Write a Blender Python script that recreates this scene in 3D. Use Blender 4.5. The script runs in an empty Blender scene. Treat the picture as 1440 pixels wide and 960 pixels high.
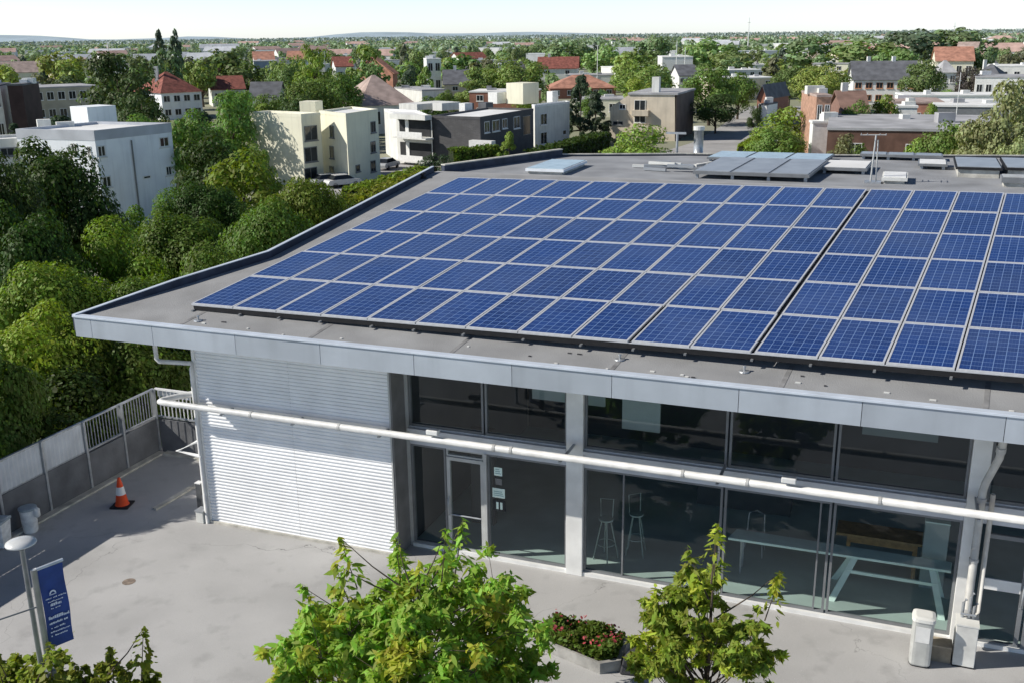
import bpy, math, random
import numpy as np
from mathutils import Matrix, Vector
random.seed(7); RNG = np.random.default_rng(7)
SC = bpy.context.scene; COL = SC.collection
R = math.radians
# ------------------------------------------------------------------ camera
F, PITCH, ROLL, CH = 1442.49, 0.29099, -0.01264, 12.0
TH = R(-21.09); OX, OY = -7.8445, 24.1629
fw = np.array([0, math.cos(PITCH), -math.sin(PITCH)]); r0 = np.array([1., 0, 0]); u0 = np.cross(r0, fw)
rt = r0*math.cos(ROLL) + u0*math.sin(ROLL); up = u0*math.cos(ROLL) - r0*math.sin(ROLL)
CAM = np.array([0, 0, CH])
cd = bpy.data.cameras.new('camera'); cam = bpy.data.objects.new('camera', cd); COL.objects.link(cam)
cd.sensor_width = 36; cd.lens = F/1440*36; cd.clip_start = .1; cd.clip_end = 20000
m = Matrix(((rt[0], up[0], -fw[0], 0), (rt[1], up[1], -fw[1], 0), (rt[2], up[2], -fw[2], CH), (0, 0, 0, 1)))
cam.matrix_world = m; SC.camera = cam
def ray(x, y): return fw + rt*(x-720)/F - up*(y-480)/F
def at_z(x, y, z):
    d = ray(x, y); return CAM + d*(z-CH)/d[2]
def at_d(x, y, D):
    d = ray(x, y); return CAM + d*D/math.hypot(d[0], d[1])
def on_wall(x, y, A, B):          # vertical plane through ground points A, B -> (s along AB, z)
    t = np.array([B[0]-A[0], B[1]-A[1]]); L = np.linalg.norm(t); t = t/L; n = np.array([-t[1], t[0]])
    d = ray(x, y); k = ((A[0]*n[0]+A[1]*n[1]) - (CAM[:2]@n))/(d[:2]@n); P = CAM + d*k
    return (P[:2]-np.array(A[:2]))@t, P[2]
def px_of(P):
    D = np.asarray(P, float)-CAM; w = D@fw
    return 720+F*(D@rt)/w, 480-F*(D@up)/w
c_, s_ = math.cos(TH), math.sin(TH)
def W(u, v, z=0): return (OX+u*c_-v*s_, OY+u*s_+v*c_, z)
GZ = -5.0
# ------------------------------------------------------------------ materials
MATS = {}; LEAFC = {}
def mat(name, col, rough=.7, var=.12, scale=3., bump=0., metal=0., spec=.4, detail=6., col2=None, bscale=None, streak=0.):
    if name in MATS: return MATS[name]
    m = bpy.data.materials.new(name); m.use_nodes = True; nt = m.node_tree; b = nt.nodes['Principled BSDF']
    b.inputs['Roughness'].default_value = rough; b.inputs['Metallic'].default_value = metal
    b.inputs['Specular IOR Level'].default_value = spec
    tc = nt.nodes.new('ShaderNodeTexCoord'); n = nt.nodes.new('ShaderNodeTexNoise')
    n.inputs['Scale'].default_value = scale; n.inputs['Detail'].default_value = detail
    nt.links.new(tc.outputs['Object'], n.inputs['Vector'])
    mx = nt.nodes.new('ShaderNodeMix'); mx.data_type = 'RGBA'
    a = [max(0, c*(1-var*1.6)) for c in col]; bb = [min(1, c*(1+var*1.2)) for c in col]
    if col2: a = list(col2)
    mx.inputs['A'].default_value = (*a, 1); mx.inputs['B'].default_value = (*bb, 1)
    mr = nt.nodes.new('ShaderNodeMapRange'); mr.inputs['From Min'].default_value = .3; mr.inputs['From Max'].default_value = .7
    nt.links.new(n.outputs['Fac'], mr.inputs['Value']); nt.links.new(mr.outputs['Result'], mx.inputs['Factor'])
    res = mx.outputs['Result']
    if streak:      # rain streaks and grime running down
        mp = nt.nodes.new('ShaderNodeMapping'); mp.inputs['Scale'].default_value = (1.1, 1.1, .09); nt.links.new(tc.outputs['Object'], mp.inputs['Vector'])
        n3 = nt.nodes.new('ShaderNodeTexNoise'); n3.inputs['Scale'].default_value = 2.2; n3.inputs['Detail'].default_value = 5; nt.links.new(mp.outputs[0], n3.inputs['Vector'])
        r3 = nt.nodes.new('ShaderNodeMapRange'); r3.inputs['From Min'].default_value = .48; r3.inputs['From Max'].default_value = .75; r3.inputs['To Max'].default_value = streak; nt.links.new(n3.outputs['Fac'], r3.inputs['Value'])
        m3 = nt.nodes.new('ShaderNodeMix'); m3.data_type = 'RGBA'; m3.inputs['B'].default_value = (*[c*.45 for c in col], 1); nt.links.new(res, m3.inputs['A']); nt.links.new(r3.outputs['Result'], m3.inputs['Factor']); res = m3.outputs['Result']
    nt.links.new(res, b.inputs['Base Color'])
    if bump:
        n2 = nt.nodes.new('ShaderNodeTexNoise'); n2.inputs['Scale'].default_value = bscale or scale*8; n2.inputs['Detail'].default_value = 4
        nt.links.new(tc.outputs['Object'], n2.inputs['Vector'])
        bp = nt.nodes.new('ShaderNodeBump'); bp.inputs['Strength'].default_value = bump; bp.inputs['Distance'].default_value = .03
        nt.links.new(n2.outputs['Fac'], bp.inputs['Height']); nt.links.new(bp.outputs['Normal'], b.inputs['Normal'])
    MATS[name] = m; return m
def leafmat(name, c, tr=.35, hv=.05):
    LEAFC[name] = c
    m = bpy.data.materials.new(name); m.use_nodes = True; nt = m.node_tree; nt.nodes.clear()
    o = nt.nodes.new('ShaderNodeOutputMaterial'); ge = nt.nodes.new('ShaderNodeNewGeometry'); oi = nt.nodes.new('ShaderNodeObjectInfo')
    hs = nt.nodes.new('ShaderNodeHueSaturation'); hs.inputs['Color'].default_value = (*c, 1)
    def rng(src, lo, hi):
        r = nt.nodes.new('ShaderNodeMapRange'); r.inputs['To Min'].default_value = lo; r.inputs['To Max'].default_value = hi
        nt.links.new(src, r.inputs['Value']); return r.outputs['Result']
    ad = nt.nodes.new('ShaderNodeMath'); ad.operation = 'ADD'
    nt.links.new(rng(ge.outputs['Random Per Island'], -hv*.5, hv*.5), ad.inputs[0]); nt.links.new(rng(oi.outputs['Random'], .5-hv*.3, .5+hv*.3), ad.inputs[1])
    nt.links.new(ad.outputs[0], hs.inputs['Hue'])
    mu = nt.nodes.new('ShaderNodeMath'); mu.operation = 'MULTIPLY'
    nt.links.new(rng(ge.outputs['Random Per Island'], .6, 1.35), mu.inputs[0]); nt.links.new(rng(oi.outputs['Random'], .8, 1.2), mu.inputs[1])
    nt.links.new(mu.outputs[0], hs.inputs['Value'])
    d = nt.nodes.new('ShaderNodeBsdfPrincipled'); d.inputs['Roughness'].default_value = .55; d.inputs['Specular IOR Level'].default_value = .25
    t = nt.nodes.new('ShaderNodeBsdfTranslucent')
    g = nt.nodes.new('ShaderNodeMix'); g.data_type = 'RGBA'; g.blend_type = 'MULTIPLY'; g.inputs['Factor'].default_value = 1; g.inputs['B'].default_value = (1.3, 1.35, .42, 1)
    nt.links.new(hs.outputs['Color'], g.inputs['A']); nt.links.new(g.outputs['Result'], t.inputs['Color'])
    nt.links.new(hs.outputs['Color'], d.inputs['Base Color'])
    mx = nt.nodes.new('ShaderNodeMixShader'); mx.inputs[0].default_value = tr
    nt.links.new(d.outputs[0], mx.inputs[1]); nt.links.new(t.outputs[0], mx.inputs[2]); nt.links.new(mx.outputs[0], o.inputs['Surface'])
    MATS[name] = m; return m
def glassmat(name, tint, rough=.02, f0=.06):
    m = bpy.data.materials.new(name); m.use_nodes = True; nt = m.node_tree; nt.nodes.clear()
    o = nt.nodes.new('ShaderNodeOutputMaterial'); t = nt.nodes.new('ShaderNodeBsdfTransparent'); t.inputs[0].default_value = (*tint, 1)
    g = nt.nodes.new('ShaderNodeBsdfGlossy'); g.inputs['Roughness'].default_value = rough; g.inputs['Color'].default_value = (.9, .95, 1, 1)
    fr = nt.nodes.new('ShaderNodeFresnel'); ge = nt.nodes.new('ShaderNodeNewGeometry'); io = nt.nodes.new('ShaderNodeMapRange')
    io.inputs['To Min'].default_value = 1.5; io.inputs['To Max'].default_value = 1/1.5; nt.links.new(ge.outputs['Backfacing'], io.inputs['Value']); nt.links.new(io.outputs['Result'], fr.inputs['IOR'])
    tc = nt.nodes.new('ShaderNodeTexCoord'); n = nt.nodes.new('ShaderNodeTexNoise'); n.inputs['Scale'].default_value = .8
    nt.links.new(tc.outputs['Object'], n.inputs['Vector'])
    bp = nt.nodes.new('ShaderNodeBump'); bp.inputs['Strength'].default_value = .05; bp.inputs['Distance'].default_value = .02
    nt.links.new(n.outputs['Fac'], bp.inputs['Height']); nt.links.new(bp.outputs['Normal'], g.inputs['Normal'])
    mx = nt.nodes.new('ShaderNodeMixShader'); nt.links.new(fr.outputs[0], mx.inputs[0])
    nt.links.new(t.outputs[0], mx.inputs[1]); nt.links.new(g.outputs[0], mx.inputs[2]); nt.links.new(mx.outputs[0], o.inputs['Surface'])
    MATS[name] = m; return m
def cellmat():
    m = bpy.data.materials.new('solar_cells'); m.use_nodes = True; nt = m.node_tree; b = nt.nodes['Principled BSDF']
    uv = nt.nodes.new('ShaderNodeUVMap'); sp = nt.nodes.new('ShaderNodeSeparateXYZ'); nt.links.new(uv.outputs[0], sp.inputs[0])
    def M(op, a, bv=None):
        n = nt.nodes.new('ShaderNodeMath'); n.operation = op
        for k, v in ((0, a), (1, bv)):
            if v is None: continue
            if isinstance(v, (int, float)): n.inputs[k].default_value = v
            else: nt.links.new(v, n.inputs[k])
        return n.outputs[0]
    def line(src, n, w):
        f = M('FRACT', M('MULTIPLY', src, n)); d = M('ABSOLUTE', M('SUBTRACT', f, .5)); return M('GREATER_THAN', d, .5-w)
    l = M('MAXIMUM', line(sp.outputs['X'], 6, .035), line(sp.outputs['Y'], 10, .03))
    fine = M('MULTIPLY', line(sp.outputs['X'], 18, .04), .25)
    # cell id colour
    cx = M('FLOOR', M('MULTIPLY', sp.outputs['X'], 6)); cy = M('FLOOR', M('MULTIPLY', sp.outputs['Y'], 10))
    cb = nt.nodes.new('ShaderNodeCombineXYZ'); nt.links.new(cx, cb.inputs[0]); nt.links.new(cy, cb.inputs[1])
    oi = nt.nodes.new('ShaderNodeObjectInfo'); nt.links.new(M('MULTIPLY', oi.outputs['Random'], 97.), cb.inputs[2])
    wn = nt.nodes.new('ShaderNodeTexWhiteNoise'); nt.links.new(cb.outputs[0], wn.inputs['Vector'])
    tc = nt.nodes.new('ShaderNodeTexCoord'); ns = nt.nodes.new('ShaderNodeTexNoise'); ns.inputs['Scale'].default_value = 25; nt.links.new(tc.outputs['Object'], ns.inputs['Vector'])
    v = M('ADD', M('ADD', M('MULTIPLY', wn.outputs['Value'], .4), M('MULTIPLY', ns.outputs['Fac'], .35)), M('SUBTRACT', M('MULTIPLY', oi.outputs['Random'], .5), .12))
    mx = nt.nodes.new('ShaderNodeMix'); mx.data_type = 'RGBA'; mx.inputs['A'].default_value = (.010, .030, .130, 1); mx.inputs['B'].default_value = (.020, .062, .245, 1)
    nt.links.new(v, mx.inputs['Factor'])
    m1 = nt.nodes.new('ShaderNodeMix'); m1.data_type = 'RGBA'; m1.inputs['B'].default_value = (.20, .31, .56, 1)
    nt.links.new(mx.outputs['Result'], m1.inputs['A']); nt.links.new(M('MAXIMUM', l, fine), m1.inputs['Factor'])
    ge = nt.nodes.new('ShaderNodeNewGeometry'); dn = nt.nodes.new('ShaderNodeTexNoise'); dn.inputs['Scale'].default_value = .45; dn.inputs['Detail'].default_value = 5; nt.links.new(ge.outputs['Position'], dn.inputs['Vector'])
    dr_ = nt.nodes.new('ShaderNodeMapRange'); dr_.inputs['From Min'].default_value = .4; dr_.inputs['From Max'].default_value = .75; dr_.inputs['To Max'].default_value = .30; nt.links.new(dn.outputs['Fac'], dr_.inputs['Value'])
    m2 = nt.nodes.new('ShaderNodeMix'); m2.data_type = 'RGBA'; m2.inputs['B'].default_value = (.13, .18, .32, 1); nt.links.new(m1.outputs['Result'], m2.inputs['A']); nt.links.new(dr_.outputs['Result'], m2.inputs['Factor'])   # dust film
    nt.links.new(m2.outputs['Result'], b.inputs['Base Color'])
    rg = nt.nodes.new('ShaderNodeMapRange'); rg.inputs['To Min'].default_value = .10; rg.inputs['To Max'].default_value = .30; nt.links.new(dn.outputs['Fac'], rg.inputs['Value']); nt.links.new(rg.outputs['Result'], b.inputs['Roughness'])
    b.inputs['Roughness'].default_value = .14; b.inputs['Specular IOR Level'].default_value = .5; b.inputs['IOR'].default_value = 1.6
    MATS['cells'] = m; return m
def wallmat(name, col, kind, sx=1., sy=1.):      # brick / tiles patterns on object coords
    m = mat(name, col, .85, .18, 1.2, .2)
    nt = m.node_tree; b = nt.nodes['Principled BSDF']; tc = [n for n in nt.nodes if n.type == 'TEX_COORD'][0]
    br = nt.nodes.new('ShaderNodeTexBrick'); br.inputs['Scale'].default_value = sx
    br.inputs['Color1'].default_value = (*col, 1); br.inputs['Color2'].default_value = (*[c*.7 for c in col], 1); br.inputs['Mortar'].default_value = (*[c*.75+.05 for c in col], 1)
    mp = nt.nodes.new('ShaderNodeMapping'); mp.inputs['Rotation'].default_value = (R(90), 0, 0) if kind == 'wall' else (0, 0, 0)
    sep = nt.nodes.new('ShaderNodeSeparateXYZ'); cb = nt.nodes.new('ShaderNodeCombineXYZ'); ad = nt.nodes.new('ShaderNodeMath'); ad.operation = 'ADD'
    nt.links.new(tc.outputs['Object'], sep.inputs[0]); nt.links.new(sep.outputs['X'], ad.inputs[0]); nt.links.new(sep.outputs['Y'], ad.inputs[1])
    nt.links.new(ad.outputs[0], cb.inputs['X']); nt.links.new(sep.outputs['Z'], cb.inputs['Y']); nt.links.new(cb.outputs[0], br.inputs['Vector'])
    mx = [n for n in nt.nodes if n.type == 'MIX'][0]; nt.links.new(br.outputs['Color'], mx.inputs['B'])
    return m
def pavemat(name, col):
    m = bpy.data.materials.new(name); m.use_nodes = True; nt = m.node_tree; b = nt.nodes['Principled BSDF']; b.inputs['Roughness'].default_value = .9; b.inputs['Specular IOR Level'].default_value = .2
    tc = nt.nodes.new('ShaderNodeTexCoord')
    def noise(s, d=6):
        n = nt.nodes.new('ShaderNodeTexNoise'); n.inputs['Scale'].default_value = s; n.inputs['Detail'].default_value = d; nt.links.new(tc.outputs['Object'], n.inputs['Vector']); return n.outputs['Fac']
    def mixc(f, a, bcol, lo, hi):
        r = nt.nodes.new('ShaderNodeMapRange'); r.inputs['From Min'].default_value = lo; r.inputs['From Max'].default_value = hi; nt.links.new(f, r.inputs['Value'])
        x = nt.nodes.new('ShaderNodeMix'); x.data_type = 'RGBA'; nt.links.new(r.outputs['Result'], x.inputs['Factor'])
        if hasattr(a, 'links'): nt.links.new(a, x.inputs['A'])
        else: x.inputs['A'].default_value = (*a, 1)
        x.inputs['B'].default_value = (*bcol, 1); return x.outputs['Result']
    c = mixc(noise(.35), [k*.86 for k in col], [k*1.08 for k in col], .35, .65)
    c = mixc(noise(1.7, 8), c, [k*.74 for k in col], .55, .8)
    c = mixc(noise(60, 3), c, [k*.55 for k in col], .62, .72)
    c = mixc(noise(35, 3), c, [min(1, k*1.35) for k in col], .66, .74)
    vo = nt.nodes.new('ShaderNodeTexVoronoi'); vo.feature = 'DISTANCE_TO_EDGE'; vo.inputs['Scale'].default_value = .16
    wp = nt.nodes.new('ShaderNodeTexNoise'); wp.inputs['Scale'].default_value = 1.2; wp.inputs['Detail'].default_value = 6; nt.links.new(tc.outputs['Object'], wp.inputs['Vector'])
    vm = nt.nodes.new('ShaderNodeMix'); vm.data_type = 'RGBA'; vm.blend_type = 'ADD'; vm.inputs['Factor'].default_value = .9
    nt.links.new(tc.outputs['Object'], vm.inputs['A']); nt.links.new(wp.outputs['Color'], vm.inputs['B']); nt.links.new(vm.outputs['Result'], vo.inputs['Vector'])
    inv = nt.nodes.new('ShaderNodeMapRange'); inv.inputs['From Min'].default_value = 0; inv.inputs['From Max'].default_value = .0035; inv.inputs['To Min'].default_value = 1; inv.inputs['To Max'].default_value = 0
    nt.links.new(vo.outputs['Distance'], inv.inputs['Value'])
    ml = nt.nodes.new('ShaderNodeMath'); ml.operation = 'MULTIPLY'; nt.links.new(inv.outputs['Result'], ml.inputs[0]); nt.links.new(noise(.5), ml.inputs[1])
    c = mixc(ml.outputs[0], c, [k*.45 for k in col], .35, .6)
    nt.links.new(c, b.inputs['Base Color'])
    bp = nt.nodes.new('ShaderNodeBump'); bp.inputs['Strength'].default_value = .35; bp.inputs['Distance'].default_value = .01
    nt.links.new(noise(45, 4), bp.inputs['Height']); nt.links.new(bp.outputs['Normal'], b.inputs['Normal'])
    MATS[name] = m; return m
# ------------------------------------------------------------------ mesh builder
def tag(o, label=None, cat=None, group=None, kind=None):
    if label: o['label'] = label
    if cat: o['category'] = cat
    if group: o['group'] = group
    if kind: o['kind'] = kind
    return o
def thing(name, label, cat, loc=(0, 0, 0), rz=0, group=None):
    o = bpy.data.objects.new(name, None); COL.objects.link(o); o.location = loc; o.rotation_euler = (0, 0, rz); o.empty_display_size = .2
    return tag(o, label, cat, group)
class MB:
    def __init__(s): s.v = []; s.f = []; s.uv = {}
    def add(s, vs, fs):
        n = len(s.v); s.v += [tuple(map(float, p)) for p in vs]; s.f += [tuple(i+n for i in f) for f in fs]; return s
    def quad(s, a, b, c, d): return s.add([a, b, c, d], [(0, 1, 2, 3)])
    def box(s, x0, x1, y0, y1, z0, z1):
        return s.add([(x0,y0,z0),(x1,y0,z0),(x1,y1,z0),(x0,y1,z0),(x0,y0,z1),(x1,y0,z1),(x1,y1,z1),(x0,y1,z1)],
                     [(3,2,1,0),(4,5,6,7),(0,1,5,4),(1,2,6,5),(2,3,7,6),(3,0,4,7)])
    def hexa(s, b, t):   # bottom 4 and top 4 points
        return s.add(list(b)+list(t), [(3,2,1,0),(4,5,6,7),(0,1,5,4),(1,2,6,5),(2,3,7,6),(3,0,4,7)])
    def prism(s, poly, z0, z1):    # poly ccw; z may be callables
        f0 = z0 if callable(z0) else (lambda p: z0); f1 = z1 if callable(z1) else (lambda p: z1); n = len(poly)
        vs = [(p[0], p[1], f0(p)) for p in poly]+[(p[0], p[1], f1(p)) for p in poly]
        return s.add(vs, [tuple(range(n-1, -1, -1)), tuple(range(n, 2*n))]+[(i, (i+1) % n, n+(i+1) % n, n+i) for i in range(n)])
    def tube(s, pts, r, seg=8, cap=True):
        pts = [Vector(p) for p in pts]; rs = r if isinstance(r, (list, tuple)) else [r]*len(pts); vs = []; n = len(pts)
        for i, p in enumerate(pts):
            t = (pts[min(i+1, n-1)]-pts[max(i-1, 0)]).normalized()
            a = t.cross(Vector((0, 0, 1)) if abs(t.z) < .9 else Vector((1, 0, 0))).normalized(); b = t.cross(a)
            for k in range(seg):
                an = 2*math.pi*k/seg; vs.append(p+(a*math.cos(an)+b*math.sin(an))*rs[i])
        fs = [(i*seg+k, i*seg+(k+1) % seg, (i+1)*seg+(k+1) % seg, (i+1)*seg+k) for i in range(n-1) for k in range(seg)]
        if cap: fs += [tuple(range(seg)), tuple(range((n-1)*seg+seg-1, (n-1)*seg-1, -1))]
        return s.add(vs, fs)
    def lathe(s, prof, c=(0, 0), seg=20, sq=0):    # prof (r,z)
        vs = []
        for r, z in prof:
            for k in range(seg):
                a = 2*math.pi*k/seg; ca, sa = math.cos(a), math.sin(a); q = r
                if sq: q = r/((abs(ca)**sq+abs(sa)**sq)**(1/sq))
                vs.append((c[0]+q*ca, c[1]+q*sa, z))
        n = len(prof); fs = [(i*seg+k, i*seg+(k+1) % seg, (i+1)*seg+(k+1) % seg, (i+1)*seg+k) for i in range(n-1) for k in range(seg)]
        fs += [tuple(range(seg-1, -1, -1)), tuple(range((n-1)*seg, n*seg))]
        return s.add(vs, fs)
    def build(s, name, m, parent=None, loc=None, smooth=False, bevel=0, kind=None):
        me = bpy.data.meshes.new(name); me.from_pydata(s.v, [], s.f); me.update()
        if m: me.materials.append(m)
        o = bpy.data.objects.new(name, me); COL.objects.link(o)
        if parent: o.parent = parent
        if loc: o.location = loc
        if smooth: me.polygons.foreach_set('use_smooth', [True]*len(me.polygons))
        if bevel:
            b = o.modifiers.new('bevel', 'BEVEL'); b.width = bevel; b.segments = 2; b.limit_method = 'ANGLE'; b.angle_limit = R(40)
        if kind: o['kind'] = kind
        return o
def box(name, m, parent, *b, bevel=0): return MB().box(*b).build(name, m, parent, bevel=bevel)
def np_mesh(name, V, k, m=None):     # V (n,k,3) separate polygons
    n = len(V); me = bpy.data.meshes.new(name); me.vertices.add(n*k); me.vertices.foreach_set('co', V.reshape(-1).astype(np.float32))
    me.loops.add(n*k); me.loops.foreach_set('vertex_index', np.arange(n*k, dtype=np.int32))
    me.polygons.add(n); me.polygons.foreach_set('loop_start', np.arange(0, n*k, k, dtype=np.int32)); me.polygons.foreach_set('loop_total', np.full(n, k, dtype=np.int32))
    me.update(calc_edges=True)
    if m: me.materials.append(m)
    return me
def unit(v): return v/np.maximum(np.linalg.norm(v, axis=-1, keepdims=True), 1e-9)
SHAPES = {'lance': [(-.5, 0), (-.22, .17), (.12, .16), (.38, .06), (.58, 0), (.38, -.06), (.12, -.16), (-.22, -.17)],
          'diamond': [(-.5, 0), (0, .34), (.5, 0), (0, -.34)],
          'oval': [(-.5, 0), (-.2, .27), (.2, .24), (.5, 0), (.2, -.24), (-.2, -.27)],
          'maple': [(-.5, .03), (-.22, .18), (-.3, .48), (.02, .28), (.12, .46), (.2, .17), (.55, 0), (.2, -.17), (.12, -.46), (.02, -.28), (-.3, -.48), (-.22, -.18), (-.5, -.03)]}
def leaf_polys(P, Nn, size, shape='diamond', fold=.18, rng=RNG, T=None):
    n = len(P); t = unit(np.cross(Nn, unit(rng.normal(size=(n, 3))))) if T is None else unit(T-Nn*np.sum(T*Nn, 1, keepdims=True)); b = np.cross(Nn, t); sh = np.array(SHAPES[shape])
    sz = (size*(.45+1.1*rng.random(n)**1.6+.12))[:, None, None]
    x = sh[None, :, 0:1]; y = sh[None, :, 1:2]
    return P[:, None, :] + sz*(x*t[:, None, :] + y*b[:, None, :] - Nn[:, None, :]*fold*(np.abs(y)*1.4 + x*x))
def crown_points(n, kind, rng, clumps=46):
    C = []; 
    if kind == 'round':
        d = unit(rng.normal(size=(clumps, 3))); r = rng.uniform(.45, 1., clumps)**.6
        wob = 1+.22*np.sin(3*np.arctan2(d[:, 1], d[:, 0])+rng.uniform(0, 6))*rng.uniform(.3, 1, clumps)
        C = np.c_[d[:, :2]*(r*wob)[:, None]*.40, .57+d[:, 2]*r*.33]; rc = rng.uniform(.07, .19, clumps)
    elif kind == 'tall':
        z = rng.uniform(.2, .95, clumps); rad = .34*np.sqrt(np.clip(1-((z-.5)/.5)**2, .03, 1)); a = rng.uniform(0, 6.28, clumps); q = rng.uniform(.3, 1, clumps)
        C = np.c_[np.cos(a)*rad*q, np.sin(a)*rad*q, z]; rc = rng.uniform(.06, .13, clumps)
    elif kind == 'poplar':
        z = rng.uniform(.1, .97, clumps); rad = .30*np.clip(np.minimum(1, (1-z)*2.2), .05, 1); a = rng.uniform(0, 6.28, clumps); q = rng.uniform(.2, 1, clumps)
        C = np.c_[np.cos(a)*rad*q, np.sin(a)*rad*q, z]; rc = rng.uniform(.06, .10, clumps)
    elif kind == 'conifer':
        z = rng.uniform(.08, .99, clumps); rad = .46*(1-z)**.85; a = rng.uniform(0, 6.28, clumps); q = rng.uniform(.5, 1, clumps)
        C = np.c_[np.cos(a)*rad*q, np.sin(a)*rad*q, z]; rc = rng.uniform(.04, .10, clumps)
    elif kind == 'bush':
        d = unit(rng.normal(size=(clumps, 3))); d[:, 2] = np.abs(d[:, 2]); r = rng.uniform(.4, 1., clumps)**.6
        C = np.c_[d[:, :2]*r[:, None]*.40, .1+d[:, 2]*r*.72]; rc = rng.uniform(.08, .17, clumps)
    w = rc**2; idx = rng.choice(clumps, n, p=w/w.sum())
    d = unit(rng.normal(size=(n, 3))+np.array([0, 0, .45])); rad = rc[idx]*(.62+.44*rng.random(n)**.6)
    sq = np.array([1, 1, .75])
    P = C[idx]+d*rad[:, None]*sq
    out = C[idx]-np.array([0, 0, .5]); 
    N = unit(d+.35*unit(out)+rng.normal(size=(n, 3))*.38+np.array([0, 0, .25]))
    return P, N, C
def trunk_mesh(name, C, rng, h0=.02):
    b = MB(); b.tube([(0, 0, 0), (.01, 0, .2), (0, .015, .42), (.01, 0, .7)], [.032, .024, .016, .006], 7)
    for k in rng.choice(len(C), min(9, len(C)), replace=False):
        c = C[k]; z0 = min(max(.16, c[2]-.28), .55); b.tube([(0, 0, z0), (c[0]*.5, c[1]*.5, z0+(c[2]-z0)*.6), tuple(c)], [.014, .009, .004], 5)
    me = bpy.data.meshes.new(name); me.from_pydata(b.v, [], b.f); me.materials.append(MATS['bark']); me.update(); return me
VAR = {}
def variant(kind, lod, k):
    key = (kind, lod, k)
    if key not in VAR:
        n, sz, cl = {'near': (46000, .0190, 50), 'mid': (6500, .038, 44), 'far': (1400, .08, 34)}[lod]
        rng = np.random.default_rng(hash((kind == 'round', kind == 'tall', kind == 'conifer', kind == 'bush', lod == 'near', lod == 'mid', k)) % 99991)
        P, N, C = crown_points(n, kind, rng, cl)
        k3 = np.array([.5/np.percentile(np.hypot(P[:, 0], P[:, 1]), 96)]*2+[.985/np.percentile(P[:, 2], 99)]); P = P*k3; C = C*k3
        VAR[key] = (np_mesh('crown', leaf_polys(P, N, sz*(1.1 if kind in ('conifer', 'poplar') else 1), 'oval' if lod == 'near' else 'diamond', rng=rng), 6 if lod == 'near' else 4, MATS['leaf_mid']), trunk_mesh('trunk', C, rng))
    return VAR[key]
CLEAR = []    # (x0,y0,x1,y1,D): pixels fillers nearer than D must leave open
FOOT = []     # (x,y,r)
def hazed(lf, D):  # mixes aerial haze into the leaf colour, stronger with distance
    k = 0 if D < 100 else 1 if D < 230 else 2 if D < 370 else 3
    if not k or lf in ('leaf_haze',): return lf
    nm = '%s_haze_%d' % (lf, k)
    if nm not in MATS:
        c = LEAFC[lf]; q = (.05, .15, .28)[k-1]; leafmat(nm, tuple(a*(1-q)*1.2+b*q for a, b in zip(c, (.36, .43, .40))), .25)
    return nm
def tree(name, label, x, ytop, D, wpx, kind='round', leaf='leaf_mid', lod=None, group=None, cat='tree', gz=GZ, k=None, h=None):
    T = at_d(x, ytop, D); ht = h or max(1.5, T[2]-gz); zt = gz+ht
    slant = math.hypot(D, CH-zt+ht*.3); w = wpx*slant/F
    if D < 70 and kind != 'tall': w = max(w, (.85 if kind != 'bush' else .95)*ht) if ht < 7.5 else max(w, 5.6)
    lod = lod or ('near' if D < 70 else 'mid' if D < 260 else 'far')
    k = random.randrange(3 if lod != 'far' else 4) if k is None else k
    cm, tm = variant(kind, lod, k)
    wn = 1.
    o = thing(name, label, cat, (T[0], T[1], gz), random.uniform(0, 6.28), group)
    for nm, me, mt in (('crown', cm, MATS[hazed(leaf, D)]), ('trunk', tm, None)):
        c = bpy.data.objects.new(nm, me); COL.objects.link(c); c.parent = o; c.scale = (w/wn, w/wn, ht/1.0)
        if mt: c.material_slots[0].link = 'OBJECT'; c.material_slots[0].material = mt
        if nm == 'trunk': c.scale = (min(w/wn, ht), min(w/wn, ht), ht)
    FOOT.append((T[0], T[1], w*.35)); return o

# ------------------------------------------------------------------ material library
mat('bark', (.10, .075, .055), .9, .3, 6, .4)
leafmat('leaf_dark', (0.062, 0.105, 0.022)); leafmat('leaf_mid', (0.13, 0.205, 0.034)); leafmat('leaf_light', (0.21, 0.3, 0.042))
leafmat('leaf_tip', (0.52, 0.56, 0.08), .45, .05); leafmat('leaf_yellow', (0.26, 0.31, 0.04)); leafmat('leaf_fresh', (0.31, 0.43, 0.065), .42, .06); leafmat('leaf_pale', (0.26, 0.28, 0.12)); leafmat('leaf_conifer', (0.042, 0.072, 0.03), .15)
leafmat('leaf_brown', (0.15, 0.145, 0.06)); leafmat('leaf_maroon', (.055, .030, .030), .2)
leafmat('leaf_haze', (0.24, 0.31, 0.14), .25); leafmat('leaf_far_haze', (0.3, 0.38, 0.25), .2); leafmat('leaf_horizon_haze', (0.46, 0.55, 0.56), .15)  # distance haze is painted into these three leaf colours
MATS['cellmat'] = cellmat()
white = mat('white_paint', (.84, .84, .82), .55, .07, 2.5, .05); coldwhite = mat('render_white', (.90, .93, .97), .85, .05, .5, .15, streak=.25)
cream = mat('cream_render', (.86, .83, .66), .85, .04, .4, .15, streak=.2); beige = mat('beige_render', (.72, .63, .50), .85, .08, .6, .15, streak=.3)
palegrey = mat('pale_grey_render', (.76, .76, .72), .85, .08, .5, .15, streak=.3)
greymetal = mat('grey_fascia_metal', (.415, .46, .515), .5, .05, 1.3, .03); copingm = mat('coping_metal', (.60, .66, .74), .45, .08, 2.)
navy = mat('parapet_shaded', (.045, .055, .085), .75, .2, 3); felt = mat('roof_felt', (.305, .308, .31), .92, .12, .9, .35, bscale=40)  # navy parapet colour has the shade of its inner face painted in
feltback = mat('roof_felt_back', (.31, .32, .335), .92, .16, .7, .3, bscale=40)
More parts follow.
